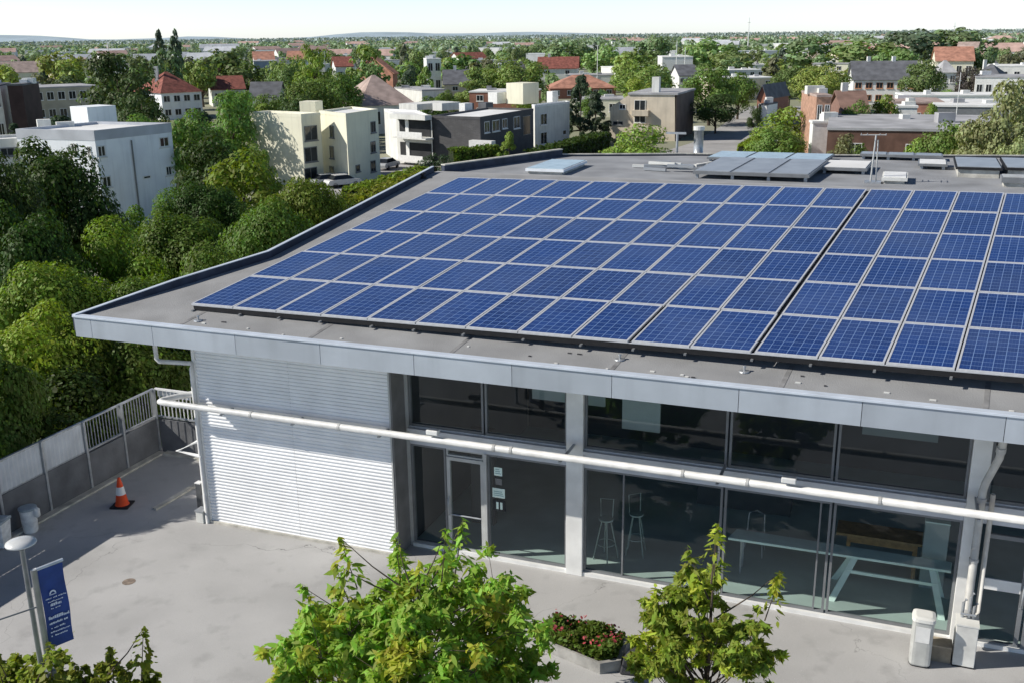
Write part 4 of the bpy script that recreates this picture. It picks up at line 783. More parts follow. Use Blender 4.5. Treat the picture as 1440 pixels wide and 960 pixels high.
for zz_ in (-1.15, -4.3):
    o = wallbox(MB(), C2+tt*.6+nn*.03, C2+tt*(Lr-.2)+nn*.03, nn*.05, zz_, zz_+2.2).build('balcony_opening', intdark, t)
    wallbox(MB(), C2+tt*1.8+nn*.085, C2+tt*2.4+nn*.085, nn*.1, zz_, zz_+2.2).build('balcony_post', white, o)
    b2 = MB(); wallbox(b2, C2+tt*.8+nn*.085, C2+tt*(Lr+.3)+nn*.085, nn*1.6, zz_-.3, zz_-.1); o = b2.build('balcony_slab', palegrey, t)
    b2 = MB(); wallbox(b2, C2+tt*1.6+nn*1.6, C2+tt*(Lr-.4)+nn*1.6, nn*.08, zz_-.097, zz_+.65); b2.build('balcony_front', white, o)
wallbox(MB(), C2+nn*.03, C2+tt*Lr+nn*.03, nn*1.3, 1.1, 1.75).build('roof_canopy', palegrey, t)
for x, y, w_, d_, h_, m_ in ((735, 143, 4.0, 3.6, 3.0, cream), (699, 143, 2.2, 2., 1.5, white), (628, 152, 4., 2, .8, palegrey), (655, 155, 1.6, 1.2, 1.0, white), (683, 152, 1.6, 1.6, .8, slate), (660, 153, 1, 1, .8, slate), (600, 150, 8., 4, .6, palegrey)): rbox(t, 'roof_box', x, y, 1.3, w_, d_, h_, m_, .85)
t = thing('apartment_block', 'pale end block adjoining the charcoal brick block on its right', 'building')
L, C, Rr, Q = block_px('wall', t, (748, 147), (752, 148.5), (801, 143), 1.7, palegrey, whiteroof, .3, white)
for x0, y0, x1, y1 in ((760, 160, 769, 176), (760, 186, 769, 203)): win_px(t, C, Rr, x0, y0, x1, y1, fm=white)
win_px(t, C, Rr, 791, 183, 796, 190, fm=white, bars=0); rbox(t, 'chimney', 777, 143, 1.5, 1.4, 1.2, 1.6, white, .8)
# beige house with sloping roof side
t = thing('beige_house', 'beige house with slanted roof edge and stacked balconies', 'house'); keep(858, 108, 985, 190, 165)
A = V2(at_z(865, 197, GZ)); Bp = V2(at_z(950, 199, GZ)); tt = (Bp-A)/np.linalg.norm(Bp-A); nn = np.array([tt[1], -tt[0]])
pl = [on_wall(x, y, A, Bp) for x, y in ((858, 200), (949, 200), (949, 134), (884, 134), (858, 152))]; pl[0] = (pl[0][0], GZ); pl[1] = (pl[1][0], GZ)
dv = -nn*15.
vs = [(*(A+tt*s), z) for s, z in pl]; vs += [(*(A+tt*s+dv), z) for s, z in pl]
MB().add(vs, [(0, 1, 2, 3, 4), (9, 8, 7, 6, 5)]+[(i, i+5, (i+1) % 5+5, (i+1) % 5) for i in range(5)]).build('wall', beige, t)
E1 = A+tt*pl[1][0]; z4 = pl[2][1]
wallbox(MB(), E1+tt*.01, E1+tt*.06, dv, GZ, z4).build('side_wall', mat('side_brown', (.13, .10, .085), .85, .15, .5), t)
wallbox(MB(), A+tt*(pl[3][0]-.1)+nn*.2, E1+tt*.25+nn*.2, dv*1.02, z4+.003, z4+.3).build('roof_edge', greyroof, t)
for y0, y1 in ((141, 157), (161, 173)): win_px(t, A, Bp, 892, y0, 908, y1, fm=palegrey, bars=1, out=.1)
for y in (155, 176):
    s, z = on_wall(890, y, A, Bp); s2, _ = on_wall(913, y, A, Bp); wallbox(MB(), A+tt*s+nn*.02, A+tt*s2+nn*.02, nn*.9, z-.9, z).build('balcony', beige, t)
win_px(t, A, Bp, 871, 147, 880, 154, fm=white); win_px(t, A, Bp, 862, 171, 876, 176, fm=frame)
s, _ = on_wall(912, 150, A, Bp); wallbox(MB(), A+tt*s-nn*2, A+tt*(s+1.2)-nn*2, -nn*1.2, z4, z4+2.7).build('chimney', palegrey, t)
FOOT.append((*(E1+dv*.5), 11))
# generic houses: frontal box + roof
def house(name, label, x0, x1, ye, yb, depth, wm, rm, roof='flat', rh=2.5, yaw=0., win=(0, 0), cat='house', group=None, D=None, chim=0, side=False, fm=None):
    xm = (x0+x1)/2
    if D is None: P = at_z(xm, yb, GZ); D = math.hypot(P[0], P[1])
    P = at_d(xm, ye, D); ze = P[2]; d = V2(P)/D; slant = math.hypot(D, CH-ze); w = (x1-x0)*slant/F
    ca, sa = math.cos(yaw), math.sin(yaw); r_ = np.array([d[1], -d[0]]); tt = r_*ca+d*sa; nn = np.array([tt[1], -tt[0]])
    if yaw: w = max(w*.5, (w-depth*abs(sa))/ca)
    ctr = V2(P)+d*(depth*abs(sa)*.0); A = ctr-tt*w/2; Bp = ctr+tt*w/2; dv = -nn*depth
    if yaw > 0: A -= tt*depth*abs(sa)*0
    t = thing(name, label, cat, (*A, GZ), 0, group); o0 = np.array([A[0], A[1]])
    A, Bp = A-o0, Bp-o0; g0, e0_ = 0., ze-GZ
    pts = [A, Bp, Bp+dv, A+dv]
    b = MB(); ov = .45 if roof != 'flat' else .12
    n_ = [p+(p-np.mean(pts, 0))/np.linalg.norm(p-np.mean(pts, 0))*ov*1.4 for p in pts]
    if roof == 'gable_front':
        mz = e0_+rh; k = [(*A, g0), (*Bp, g0), (*Bp, e0_), (*(A+Bp)/2, mz) if 0 else ((A+Bp)[0]/2, (A+Bp)[1]/2, mz), (*A, e0_)]
        vs = k+[(p[0]+dv[0], p[1]+dv[1], p[2]) for p in k]; b.add(vs, [(0, 1, 2, 3, 4), (9, 8, 7, 6, 5)]+[(i, i+5, (i+1) % 5+5, (i+1) % 5) for i in range(5)])
    elif roof == 'gable':
        b.prism([tuple(p) for p in pts], g0, e0_)
        for a_, c2 in ((A, A+dv), (Bp, Bp+dv)):
            m2 = (a_+c2)/2; q = tt*.1; b.add([(*(a_-q*0), e0_), (*c2, e0_), (*m2, e0_+rh)], [(0, 1, 2)])
    else: b.prism([tuple(p) for p in pts], g0, e0_)
    wl = b.build('wall', wm, t)
    r = MB(); th_ = .18
    if roof == 'flat':
        r.prism([tuple(p) for p in n_], e0_+.003, e0_+.28)
    elif roof == 'hip':
        c = np.mean(pts, 0); rl = max(0, (w-depth)/2)+.3; q0, q1 = c-tt*rl, c+tt*rl; vs = [(*p, e0_-.05) for p in n_]+[(*q0, e0_+rh), (*q1, e0_+rh)]
        if w >= depth: r.add(vs, [(0, 1, 5, 4), (1, 2, 5), (2, 3, 4, 5), (3, 0, 4), (3, 2, 1, 0)])
        else: r.add(vs, [(0, 1, 5, 4), (1, 2, 5), (2, 3, 4, 5), (3, 0, 4), (3, 2, 1, 0)])
    elif roof == 'gable':
        m0, m1 = (A+A+dv)/2-tt*ov, (Bp+Bp+dv)/2+tt*ov
        for e_a, e_b in ((n_[0], n_[1]), (n_[3], n_[2])):
            vs = [(*e_a, e0_-.12), (*e_b, e0_-.12), (*m1, e0_+rh+.02), (*m0, e0_+rh+.02)]; r.hexa(vs, [(v[0], v[1], v[2]+th_) for v in vs])
    elif roof == 'gable_front':
        m0 = (A+Bp)/2+nn*ov; m1 = (A+Bp)/2+dv-nn*ov
        for e_a, e_b in ((n_[0], n_[3]), (n_[1], n_[2])):
            vs = [(*e_a, e0_-.12), (*e_b, e0_-.12), (*m1, e0_+rh+.02), (*m0, e0_+rh+.02)]; r.hexa(vs, [(v[0], v[1], v[2]+th_) for v in vs])
    ro = r.build('roof', rm, t)
    if roof == 'flat' and D < 900:
        for k in range(random.randint(1, 3)):
            q = np.mean(pts, 0)+tt*random.uniform(-.35, .35)*w+dv*random.uniform(-.25, .3)/1.; wd = random.uniform(.8, 2.2); MB().box(q[0]-wd/2, q[0]+wd/2, q[1]-.6, q[1]+.6, e0_+.1, e0_+.28+random.uniform(.4, 1.1)).build('roof_box', random.choice([palegrey, greyroof, white]), ro)
    for k in range(chim):
        q = np.mean(pts, 0)+tt*(-.3+.5*k)*w*.8; MB().box(q[0]-.4, q[0]+.4, q[1]-.35, q[1]+.35, e0_+rh*.4, e0_+rh+1.2).build('chimney', white if k else palegrey, ro)
    nc, nr = win
    for r2 in range(nr):
        hh = e0_/nr
        for c2 in range(nc):
            s = w*(c2+.5)/nc; ww = min(.75, w/nc*.33); win_on(wl if 0 else t, A, Bp, s-ww, s+ww, r2*hh+hh*.32, r2*hh+hh*.8, fm=fm or white, bars=1)
    if nr and side:
        for a_, c2 in ((A+dv, A), (Bp, Bp+dv)):
            for r2 in range(nr):
                hh = e0_/nr
                for q in (.3, .7): win_on(t, a_, c2, depth*q-.6, depth*q+.6, r2*hh+hh*.35, r2*hh+hh*.8, fm=fm or white)
    ctr2 = (A+Bp+dv)/2+o0; FOOT.append((*ctr2, max(w, depth)*.55)); return t
H = house
H('hip_roof_house', 'white house with dark red hipped tile roof, left of centre', 213, 297, 130, 168, 13, coldwhite, redroof, 'hip', 4.2, .45, (4, 2), chim=1, side=True); keep(208, 98, 300, 155, 225)
H('apartment_building', 'long beige flat-roofed building with many windows behind the white block', 30, 140, 124, 172, 14, mat('dull_beige', (.48, .45, .36), .85, .12, .5), greyroof, 'flat', 0, .25, (7, 2), side=True); keep(0, 112, 100, 160, 200)
H('townhouse', 'dark maroon panelled townhouse with a white side wall at the left edge', 3, 38, 121, 168, 9, maroon, slate, 'flat', 0, -.3, (0, 0), D=188)
H('townhouse', 'grey-brown flat building at the far left edge beside the maroon one', -30, 4, 122, 168, 9, palegrey, slate, 'flat', 0, -.2, (2, 2), D=192)
H('low_house', 'low house with long dark red roof right of the hipped red house', 297, 345, 126, 150, 12, palegrey, redroof, 'gable', 3.0, .1, (3, 1)); keep(297, 112, 348, 128, 260)
H('low_house', 'low house with blue-grey roof behind the cream apartment block', 348, 395, 137, 160, 10, palegrey, slate, 'gable', 2.6, -.15, (2, 1), D=215)
H('large_house', 'big house with weathered pinkish hipped roof behind the charcoal block', 490, 600, 148, 172, 16, palegrey, pinkroof, 'hip', 5.0, .3, (5, 1), D=190); keep(505, 118, 600, 150, 180)
H('flat_house', 'grey flat-roofed house beyond the charcoal block, with pale roof clutter', 575, 645, 128, 150, 16, palegrey, greyroof, 'flat', 0, .4, (4, 1), D=225)
H('brick_villa', 'orange brick villa with long red roof right of the pale end block', 772, 868, 124, 142, 14, brickred, terra, 'hip', 3.2, .1, (5, 1), D=285); keep(772, 100, 868, 125, 270)
H('flat_house', 'grey flat roof house behind the orange brick villa', 800, 862, 107, 125, 14, palegrey, greyroof, 'flat', 0, 0, (0, 0), D=330)
H('white_hall', 'large plain white hall in the middle distance above the beige house', 929, 977, 81, 99, 22, white, whiteroof, 'flat', 0, .1, (0, 0), D=420); keep(925, 76, 980, 95, 400)
H('white_house', 'white house with grey roof below the plain white hall', 950, 985, 107, 128, 12, white, slate, 'gable', 2.6, .2, (3, 2), D=290); keep(948, 98, 988, 122, 270)
H('gable_house', 'small brick gabled house at the end of the road', 1058, 1086, 139, 161, 12, brickred, slate, 'gable_front', 2.4, -.35, (1, 1), D=205); keep(1045, 118, 1105, 158, 195)
H('white_garage', 'small white garage attached in front of the brick gabled house', 1066, 1085, 148, 160, 5, white, slate, 'flat', 0, -.35, (0, 0), D=201)
H('tile_clad_house', 'tile clad brick house with white ground floor at the right', 1140, 1178, 137, 198, 10, mat('hung_tile', (.46, .27, .19), .85, .2, 2, .3), pinkroof, 'flat', 0, .2, (2, 2), D=134); keep(1130, 130, 1215, 190, 128)
H('white_annex', 'white ground floor annex below the tile clad house', 1143, 1175, 174, 196, 2, white, whiteroof, 'flat', 0, .2, (0, 0), D=131.5)
H('terrace_house', 'terraced house with brown tiled roof right of the tile clad house', 1178, 1228, 158, 190, 12, brickbrown, mat('brown_tile', (.24, .15, .12), .9, .2, .6, .3), 'gable', 2.2, .15, (3, 2), D=142, chim=1)
H('brick_workshop', 'long low brown brick workshop with flat grey roof', 1172, 1400, 185, 214, 20, mat('shaded_brick', (.17, .095, .07), .9, .2, .8, .3), greyroof, 'flat', 0, .06, (3, 1), D=118); keep(1172, 165, 1330, 205, 112)  # wall brick coloured darker to stand for a facade in shade
H('long_white_house', 'long white and orange house with dark slate roof', 1202, 1288, 113, 134, 13, white, slate, 'gable', 4.0, .12, (6, 2), D=262, chim=2, fm=oranger); keep(1200, 92, 1262, 132, 250)
H('grey_house', 'grey hipped roof house right of the bright round tree', 1320, 1350, 102, 128, 12, palegrey, greyroof, 'hip', 2.6, .2, (2, 2), D=270); keep(1320, 92, 1352, 122, 255)
H('mixed_terrace', 'row of small red and white houses above the brick workshop', 1258, 1326, 146, 170, 10, terra, pinkroof, 'flat', 0, .1, (5, 1), D=165); keep(1258, 132, 1326, 165, 150)
H('white_shed', 'small white lean-to in front of the red terrace', 1262, 1290, 152, 172, 4, white, whiteroof, 'flat', 0, .1, (2, 1), D=158)
H('long_low_house', 'long low dark house with white roof band at the right', 1318, 1410, 151, 175, 14, frame, whiteroof, 'flat', 0, .08, (8, 1), D=160); keep(1318, 140, 1400, 168, 150)
H('flat_house', 'pale flat house with open carport at the right edge', 1378, 1445, 110, 130, 14, white, greyroof, 'flat', 0, .05, (6, 1), D=250); keep(1350, 88, 1440, 122, 240)
H('flat_house', 'white flat house above the carport house at the right edge', 1395, 1450, 94, 112, 14, palegrey, whiteroof, 'flat', 0, 0, (4, 1), D=330)
H('orange_roof_house', 'house with wide orange roof among the trees at upper right', 1318, 1368, 86, 100, 16, cream, terra, 'gable', 4, .1, (4, 1), D=360); keep(1300, 72, 1370, 92, 350)
H('orange_roof_house', 'smaller pinkish roofed house just above the wide orange roof', 1345, 1372, 74, 88, 14, cream, pinkroof, 'gable', 3.5, -.1, (2, 1), D=430)
H('red_roof_house', 'far house with bright salmon roof, upper left centre', 358, 386, 85, 96, 14, white, terra, 'gable', 3, .05, (3, 1), D=420); keep(355, 68, 390, 84, 410)
H('red_roof_house', 'far house with salmon roof, right of the similar one upper left', 402, 432, 84, 95, 14, white, terra, 'gable', 3, -.1, (3, 1), D=430); keep(398, 70, 434, 84, 415)
H('red_roof_house', 'far white house with brick red roof beside tall light tree', 470, 498, 94, 108, 12, white, redroof, 'gable', 2.8, .1, (2, 1), D=340); keep(468, 84, 500, 100, 330)
H('blue_grey_shed', 'low blue-grey shed below the salmon roofed houses', 358, 388, 87, 102, 14, mat('blue_shed', (.22, .28, .36), .7, .1, .5), greyroof, 'flat', 0, 0, (3, 1), D=370)
H('red_roof_house', 'house with steep terracotta roof beside a dark conifer, centre left', 545, 566, 104, 122, 14, terra, terra, 'gable', 4.5, .9, (0, 0), D=300); keep(544, 88, 564, 112, 290)
H('white_house', 'tall narrow white house right of the steep terracotta roof', 598, 622, 84, 112, 10, white, whiteroof, 'flat', 0, .1, (2, 2), D=320); keep(598, 82, 622, 104, 310)
# cars
def car(label, x, y, body, rz, D=None, group='cars parked near the houses'):
    P = at_z(x, y, GZ); t = thing('parked_car', label, 'car', (P[0], P[1], GZ+.01), rz, group)
    b = MB(); pf = [(-2.1, .35), (-2.15, .7), (-1.95, .92), (-.9, .98), (-.9, .98), (1.1, .98), (1.95, .85), (2.15, .6), (2.1, .35)]
    n = len(pf); b.add([(x_, -.85, z_) for x_, z_ in pf]+[(x_, .85, z_) for x_, z_ in pf], [tuple(range(n)), tuple(range(2*n-1, n-1, -1))]+[(i, i+n, (i+1) % n+n, (i+1) % n) for i in range(n)]); b.build('body', body, t, bevel=.05)
    MB().hexa([(-1.5, -.78, .982), (1.2, -.78, .982), (1.2, .78, .982), (-1.5, .78, .982)], [(-1.1, -.62, 1.42), (.5, -.62, 1.42), (.5, .62, 1.42), (-1.1, .62, 1.42)]).build('windows', darkpane, t); box('roof', body, t, -1.12, .52, -.64, .64, 1.422, 1.47, bevel=.02)
    for x_ in (-1.3, 1.3):
        for y_ in (-.85, .68): MB().tube([(x_, y_, .32), (x_, y_+.17, .32)], .32, 14).build('wheel', black, t)
carw = mat('car_white', (.7, .7, .7), .25, .04, 1); carb = mat('car_blue', (.10, .16, .30), .25, .04, 1); cars_ = mat('car_silver', (.42, .44, .46), .25, .04, 1)
car('white parked car at the foot of the cream block', 482, 263, carw, .6); car('silver parked car left of the white car by the cream block', 462, 262, cars_, .6)
car('silver parked car under the balconies of the charcoal block', 545, 238, cars_, 1.2); car('blue parked car by the brick gabled house', 1079, 166, carb, .9); car('white parked car beside the blue car near the gabled house', 1087, 162, carw, .9)
car('pale car parked just right of the white block', 258, 272, cars_, .8)

# ------------------------------------------------------------------ named trees
NT = [
 # near wood left of the building
 ('tree', 'big dark leafy tree at the upper left in front of the white block', 55, 208, 58, 190, 'round', 'leaf_dark', 'tree'),
 ('tree', 'dark tree at the left edge below the apartment wing', -35, 232, 50, 150, 'round', 'leaf_dark', 'tree'),
 ('tree', 'dark shaded tree at the left edge above the brighter fence trees', 15, 300, 46, 150, 'round', 'leaf_dark', 'tree'),
 ('tree', 'bright yellow-green tree in the left foreground wood with broad crown', 125, 322, 46, 180, 'round', 'leaf_light', 'tree'),
 ('tree', 'broad light green tree right of the white block bottom corner', 250, 305, 52, 170, 'round', 'leaf_mid', 'tree'),
 ('tree', 'broad bright tree in front of the cream block', 335, 215, 70, 150, 'round', 'leaf_light', 'tree'),
 ('tree', 'round light tree just above the kink of the roof parapet', 432, 255, 58, 110, 'round', 'leaf_light', 'tree'),
 ('tree', 'mid green tree filling the gap behind the parapet corner', 375, 290, 48, 130, 'round', 'leaf_mid', 'tree'),
 ('tree', 'small leafy tree at the base of the white block', 215, 275, 62, 100, 'round', 'leaf_mid', 'tree'),
 ('tree', 'dark green tree between the white block and the broad bright tree', 285, 262, 62, 90, 'round', 'leaf_dark', 'tree'),
 ('tree', 'shaded tree under the roof corner parapet', 300, 345, 43, 150, 'round', 'leaf_mid', 'tree'),
 ('tree', 'yellow-green tree close behind the left end of the fence', 30, 445, 35, 190, 'round', 'leaf_yellow', 'tree'),
 ('tree', 'light green tree left of the roof corner', 60, 375, 39, 160, 'round', 'leaf_light', 'tree'),
 ('tree', 'dark tree directly beside the roof corner', 195, 395, 40, 150, 'round', 'leaf_mid', 'tree'),
 ('tree', 'dark green tree behind the middle of the fence', 140, 465, 35, 170, 'round', 'leaf_mid', 'tree'),
 ('tree', 'dark shaded tree behind the fence corner', 235, 490, 38, 140, 'round', 'leaf_dark', 'tree'),
 ('tree', 'tall leafy tree right behind the pale sheets at the left edge', -30, 462, 30.4, 185, 'tall', 'leaf_mid', 'tree'),
 ('tree', 'tree beyond the fence mostly cut off by the left frame edge', -150, 455, 28.8, 200, 'tall', 'leaf_light', 'tree'),
 ('bush', 'leafy bush growing behind the railing below the yellow-green tree', 75, 535, 32.5, 110, 'bush', 'leaf_dark', 'bush'),
 ('bush', 'dark bush behind the railing bars near the fence corner', 165, 520, 35.5, 110, 'bush', 'leaf_dark', 'bush'),
 # between the blocks
 ('tree', 'dark olive tall tree behind the white block roof box', 160, 74, 175, 100, 'round', 'leaf_dark', 'tree'),
 ('tree', 'dark green tree right of the white block roof box', 195, 133, 150, 70, 'round', 'leaf_dark', 'tree'),
 ('tree', 'green tree directly left of the cream block', 322, 128, 128, 84, 'tall', 'leaf_mid', 'tree'),
 ('tree', 'olive tree right of the white block upper corner', 268, 158, 108, 90, 'round', 'leaf_mid', 'tree'),
 ('tree', 'dark round tree at the right side of the white block', 290, 190, 92, 100, 'round', 'leaf_dark', 'tree'),
 ('poplar_tree', 'left one of two dark upright trees on the skyline', 222, 43, 345, 24, 'poplar', 'leaf_conifer', 'tree'),
 ('poplar_tree', 'right one of two dark upright trees on the skyline', 245, 43, 350, 26, 'poplar', 'leaf_conifer', 'tree'),
 ('tree', 'dark round tree below the two upright skyline trees', 232, 70, 270, 44, 'round', 'leaf_dark', 'tree'),
 ('tree', 'yellowish tree cluster left of the dark olive tall tree', 85, 74, 330, 62, 'round', 'leaf_yellow', 'tree'),
 ('tree', 'yellow-green round tree in front of the yellowish cluster', 105, 84, 300, 54, 'round', 'leaf_yellow', 'tree'),
 ('tree', 'tall light green tree above the cream block roof box', 440, 65, 215, 58, 'tall', 'leaf_light', 'tree'),
 ('tree', 'round light tree left of the tall light green tree', 405, 80, 240, 62, 'round', 'leaf_light', 'tree'),
 ('tree', 'dark bushy tree below the tall light green tree', 470, 105, 190, 80, 'round', 'leaf_mid', 'tree'),
 ('tree', 'dark bushy tree right behind the cream block', 425, 115, 180, 70, 'round', 'leaf_dark', 'tree'),
 ('tree', 'green tree above the low dark red roofed house', 305, 72, 310, 76, 'round', 'leaf_mid', 'tree'),
 ('tree', 'light green tree left of the low dark red roofed house', 280, 84, 280, 50, 'round', 'leaf_light', 'tree'),
 ('tree', 'mid green tree between red roofs and blue-grey shed', 345, 88, 300, 58, 'round', 'leaf_mid', 'tree'),
 ('tree', 'tall light tree right of the far brick red roof', 515, 64, 290, 50, 'tall', 'leaf_light', 'tree'),
 ('tree', 'round green tree below the tall light tree, upper centre left', 525, 88, 265, 46, 'round', 'leaf_mid', 'tree'),
 ('conifer_tree', 'small dark brown conifer on the skyline, centre left', 567, 60, 420, 24, 'conifer', 'leaf_brown', 'tree'),
 ('tree', 'dark round tree beside the steep terracotta roof', 573, 92, 275, 32, 'round', 'leaf_conifer', 'tree'),
 ('poplar_tree', 'light green slim tree right of the steep terracotta roof', 598, 94, 270, 28, 'poplar', 'leaf_light', 'tree'),
 ('tree', 'mid green tree right of the tall narrow white house', 650, 78, 320, 62, 'round', 'leaf_mid', 'tree'),
 ('tree', 'big sunny tree behind the charcoal block tower box', 728, 83, 240, 86, 'round', 'leaf_light', 'tree'),
 ('tree', 'darker tree left of the big sunny tree', 685, 92, 255, 50, 'round', 'leaf_mid', 'tree'),
 ('tree', 'dark broad tree on the skyline above the orange brick villa', 800, 58, 420, 70, 'round', 'leaf_mid', 'tree'),
 ('tree', 'light broad tree above the red roof of the brick villa', 850, 66, 400, 54, 'round', 'leaf_light', 'tree'),
 ('conifer_tree', 'dark conifer left of the beige house', 817, 106, 172, 50, 'conifer', 'leaf_conifer', 'tree'),
 ('conifer_tree', 'second darker conifer touching the beige house', 838, 130, 166, 54, 'conifer', 'leaf_conifer', 'tree'),
 ('tree', 'yellow-green tree behind the beige house chimney', 905, 92, 235, 88, 'round', 'leaf_light', 'tree'),
 ('tree', 'light tree left of the plain white hall', 893, 72, 330, 70, 'round', 'leaf_light', 'tree'),
 ('tree', 'green tree behind the plain white hall', 922, 50, 520, 52, 'round', 'leaf_mid', 'tree'),
 ('bush', 'big bright bush in front of the beige house behind the roof edge', 892, 176, 118, 106, 'bush', 'leaf_light', 'bush'),
 ('tree', 'tall tree right of the beige house', 1000, 92, 200, 78, 'round', 'leaf_mid', 'tree'),
 ('tree', 'dark dense tree beside the road right of the beige house', 1008, 132, 184, 66, 'round', 'leaf_dark', 'tree'),
 ('tree', 'tree by the road left of the brick gabled house', 1040, 104, 215, 56, 'round', 'leaf_mid', 'tree'),
 ('tree', 'light broad tree in front of the tile clad house', 1105, 152, 142, 92, 'bush', 'leaf_light', 'tree'),
 ('tree', 'sunny yellow-green tree left above the tile clad house', 1155, 93, 235, 80, 'round', 'leaf_yellow', 'tree'),
 ('tree', 'mid green tree right of the brick gabled house', 1112, 98, 245, 56, 'round', 'leaf_mid', 'tree'),
 ('tree', 'light green crown right of the plain white hall, first of the skyline group', 1000, 55, 430, 74, 'round', 'leaf_light', 'tree'),
 ('tree', 'yellow-green low crown in front of the skyline group', 1030, 72, 400, 62, 'round', 'leaf_light', 'tree'),
 ('tree', 'broad skyline tree left of the big woodland at upper right', 1140, 52, 420, 86, 'round', 'leaf_mid', 'tree'),
 ('tree', 'broad light woodland tree at upper right', 1212, 55, 400, 100, 'round', 'leaf_light', 'tree'),
 ('tree', 'rounded woodland tree above the long white house', 1262, 68, 330, 62, 'round', 'leaf_mid', 'tree'),
 ('tree', 'dark woodland tree on the right skyline', 1290, 43, 470, 90, 'round', 'leaf_dark', 'tree'),
 ('tree', 'second dark woodland tree on the right skyline', 1350, 41, 500, 84, 'round', 'leaf_mid', 'tree'),
 ('tree', 'bright round tree right of the long white house', 1301, 86, 245, 60, 'round', 'leaf_mid', 'tree'),
 ('tree', 'dark maroon leaved tree right of the grey hipped house', 1362, 95, 255, 34, 'round', 'leaf_maroon', 'tree'),
 ('tree', 'round tree right of the orange roofs', 1384, 65, 370, 36, 'round', 'leaf_mid', 'tree'),
 ('tree', 'green tree between tile clad house and red terrace', 1205, 144, 138, 48, 'round', 'leaf_mid', 'tree'),
 ('tree', 'yellow-green tree left of the red terrace', 1246, 134, 150, 44, 'tall', 'leaf_light', 'tree'),
 ('tree', 'small bright tree between red terrace and long low house', 1312, 146, 150, 24, 'round', 'leaf_light', 'tree'),
 ('tree', 'tall pale olive tree at the right edge', 1428, 112, 106, 92, 'tall', 'leaf_pale', 'tree'),
 ('tree', 'pale olive bushy tree left of the tall one at the right edge', 1385, 160, 104, 80, 'round', 'leaf_pale', 'tree'),
 ('tree', 'olive green tree in front of the brick workshop right end', 1335, 174, 108, 78, 'round', 'leaf_mid', 'tree'),
 ('bush', 'mid green bush in front of the brick workshop middle', 1288, 196, 110, 50, 'bush', 'leaf_light', 'bush'),
 ('bush', 'brownish bush in front of the brick workshop left end', 1188, 190, 114, 60, 'bush', 'leaf_brown', 'bush'),
 ('bush', 'low green bush left of the aerial mast behind the roof', 1218, 205, 110, 44, 'bush', 'leaf_mid', 'bush'),
 ('bush', 'low bush at the right edge behind the roof', 1432, 196, 100, 60, 'bush', 'leaf_pale', 'bush'),
 ('bush', 'dark rounded bush left of the clipped hedge behind the parapet', 612, 218, 112, 62, 'bush', 'leaf_conifer', 'bush'),
 ('shrub', 'clipped upright column shrub in front of the charcoal block', 716, 186, 122, 36, 'poplar', 'leaf_light', 'shrub'),
 ('bush', 'small light bush between clipped hedge and parapet', 672, 226, 108, 36, 'bush', 'leaf_yellow', 'bush'),
 ('tree', 'small tree left of the cream block front', 362, 205, 105, 44, 'round', 'leaf_light', 'tree'),
 ('bush', 'dark bush at the road beside the gabled house', 1063, 150, 190, 22, 'bush', 'leaf_dark', 'bush'),
]
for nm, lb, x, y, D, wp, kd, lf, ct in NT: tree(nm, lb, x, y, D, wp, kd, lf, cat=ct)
def hedge(label, x0, y0, D0_, x1, y1, D1_, wd, lf):
    A, Bp = at_d(x0, y0, D0_), at_d(x1, y1, D1_); t = thing('hedge', label, 'hedge', (A[0], A[1], GZ)); d = V2(Bp-A); L = np.linalg.norm(d); d = d/L; nn = np.array([d[1], -d[0]])
    ha, hb = A[2]-GZ, Bp[2]-GZ; n = int(min(9000, L*520)); s = RNG.uniform(0, L, n); f = RNG.choice(4, n, p=[.42, .32, .2, .06]); hh_ = ha+(hb-ha)*s/L; wav = .12*np.sin(s*1.7)+.08*np.sin(s*4.1)
    o = np.where(f == 0, wd/2+wav, np.where(f == 2, -wd/2, RNG.uniform(-wd/2, wd/2, n))); z = np.where(f == 1, hh_+wav, RNG.uniform(0, 1, n)*hh_)
    P = np.c_[d[0]*s+nn[0]*o, d[1]*s+nn[1]*o, z]+RNG.normal(size=(n, 3))*.09
    N = np.where((f == 1)[:, None], [0, 0, 1.], np.where((f == 0)[:, None], [nn[0], nn[1], .3], [-nn[0], -nn[1], .3])); N = unit(N+RNG.normal(size=(n, 3))*.5)
    npobj('foliage', np_mesh('foliage', leaf_polys(P, N, .34), 4, MATS[lf]), t)
    q = [nn*(wd/2-.15), d*L+nn*(wd/2-.15), d*L-nn*(wd/2-.15), -nn*(wd/2-.15)]; MB().prism([tuple(p) for p in q], 0, lambda p: (ha if np.hypot(p[0], p[1]) < L*.5 else hb)-.15).build('hedge_core', mat('hedge_core', (.02, .03, .01), .95, .3, 2), t)
hedge('long dark clipped hedge in front of the pale end block', 748, 214, 121, 848, 187, 150, 2.2, 'leaf_dark')
hedge('clipped green hedge left of the column shrub', 634, 211, 122, 702, 206, 124, 2.2, 'leaf_mid')
hedge('bright hedge along the street below the parapet, nearer one', 470, 290, 82, 592, 244, 104, 1.8, 'leaf_yellow')
hedge('bright hedge along the street below the parapet, farther one', 492, 268, 96, 596, 236, 112, 1.8, 'leaf_light')
hedge('low clipped hedge strip along the right side of the road', 1045, 206, 152, 1078, 186, 178, 1.6, 'leaf_yellow')
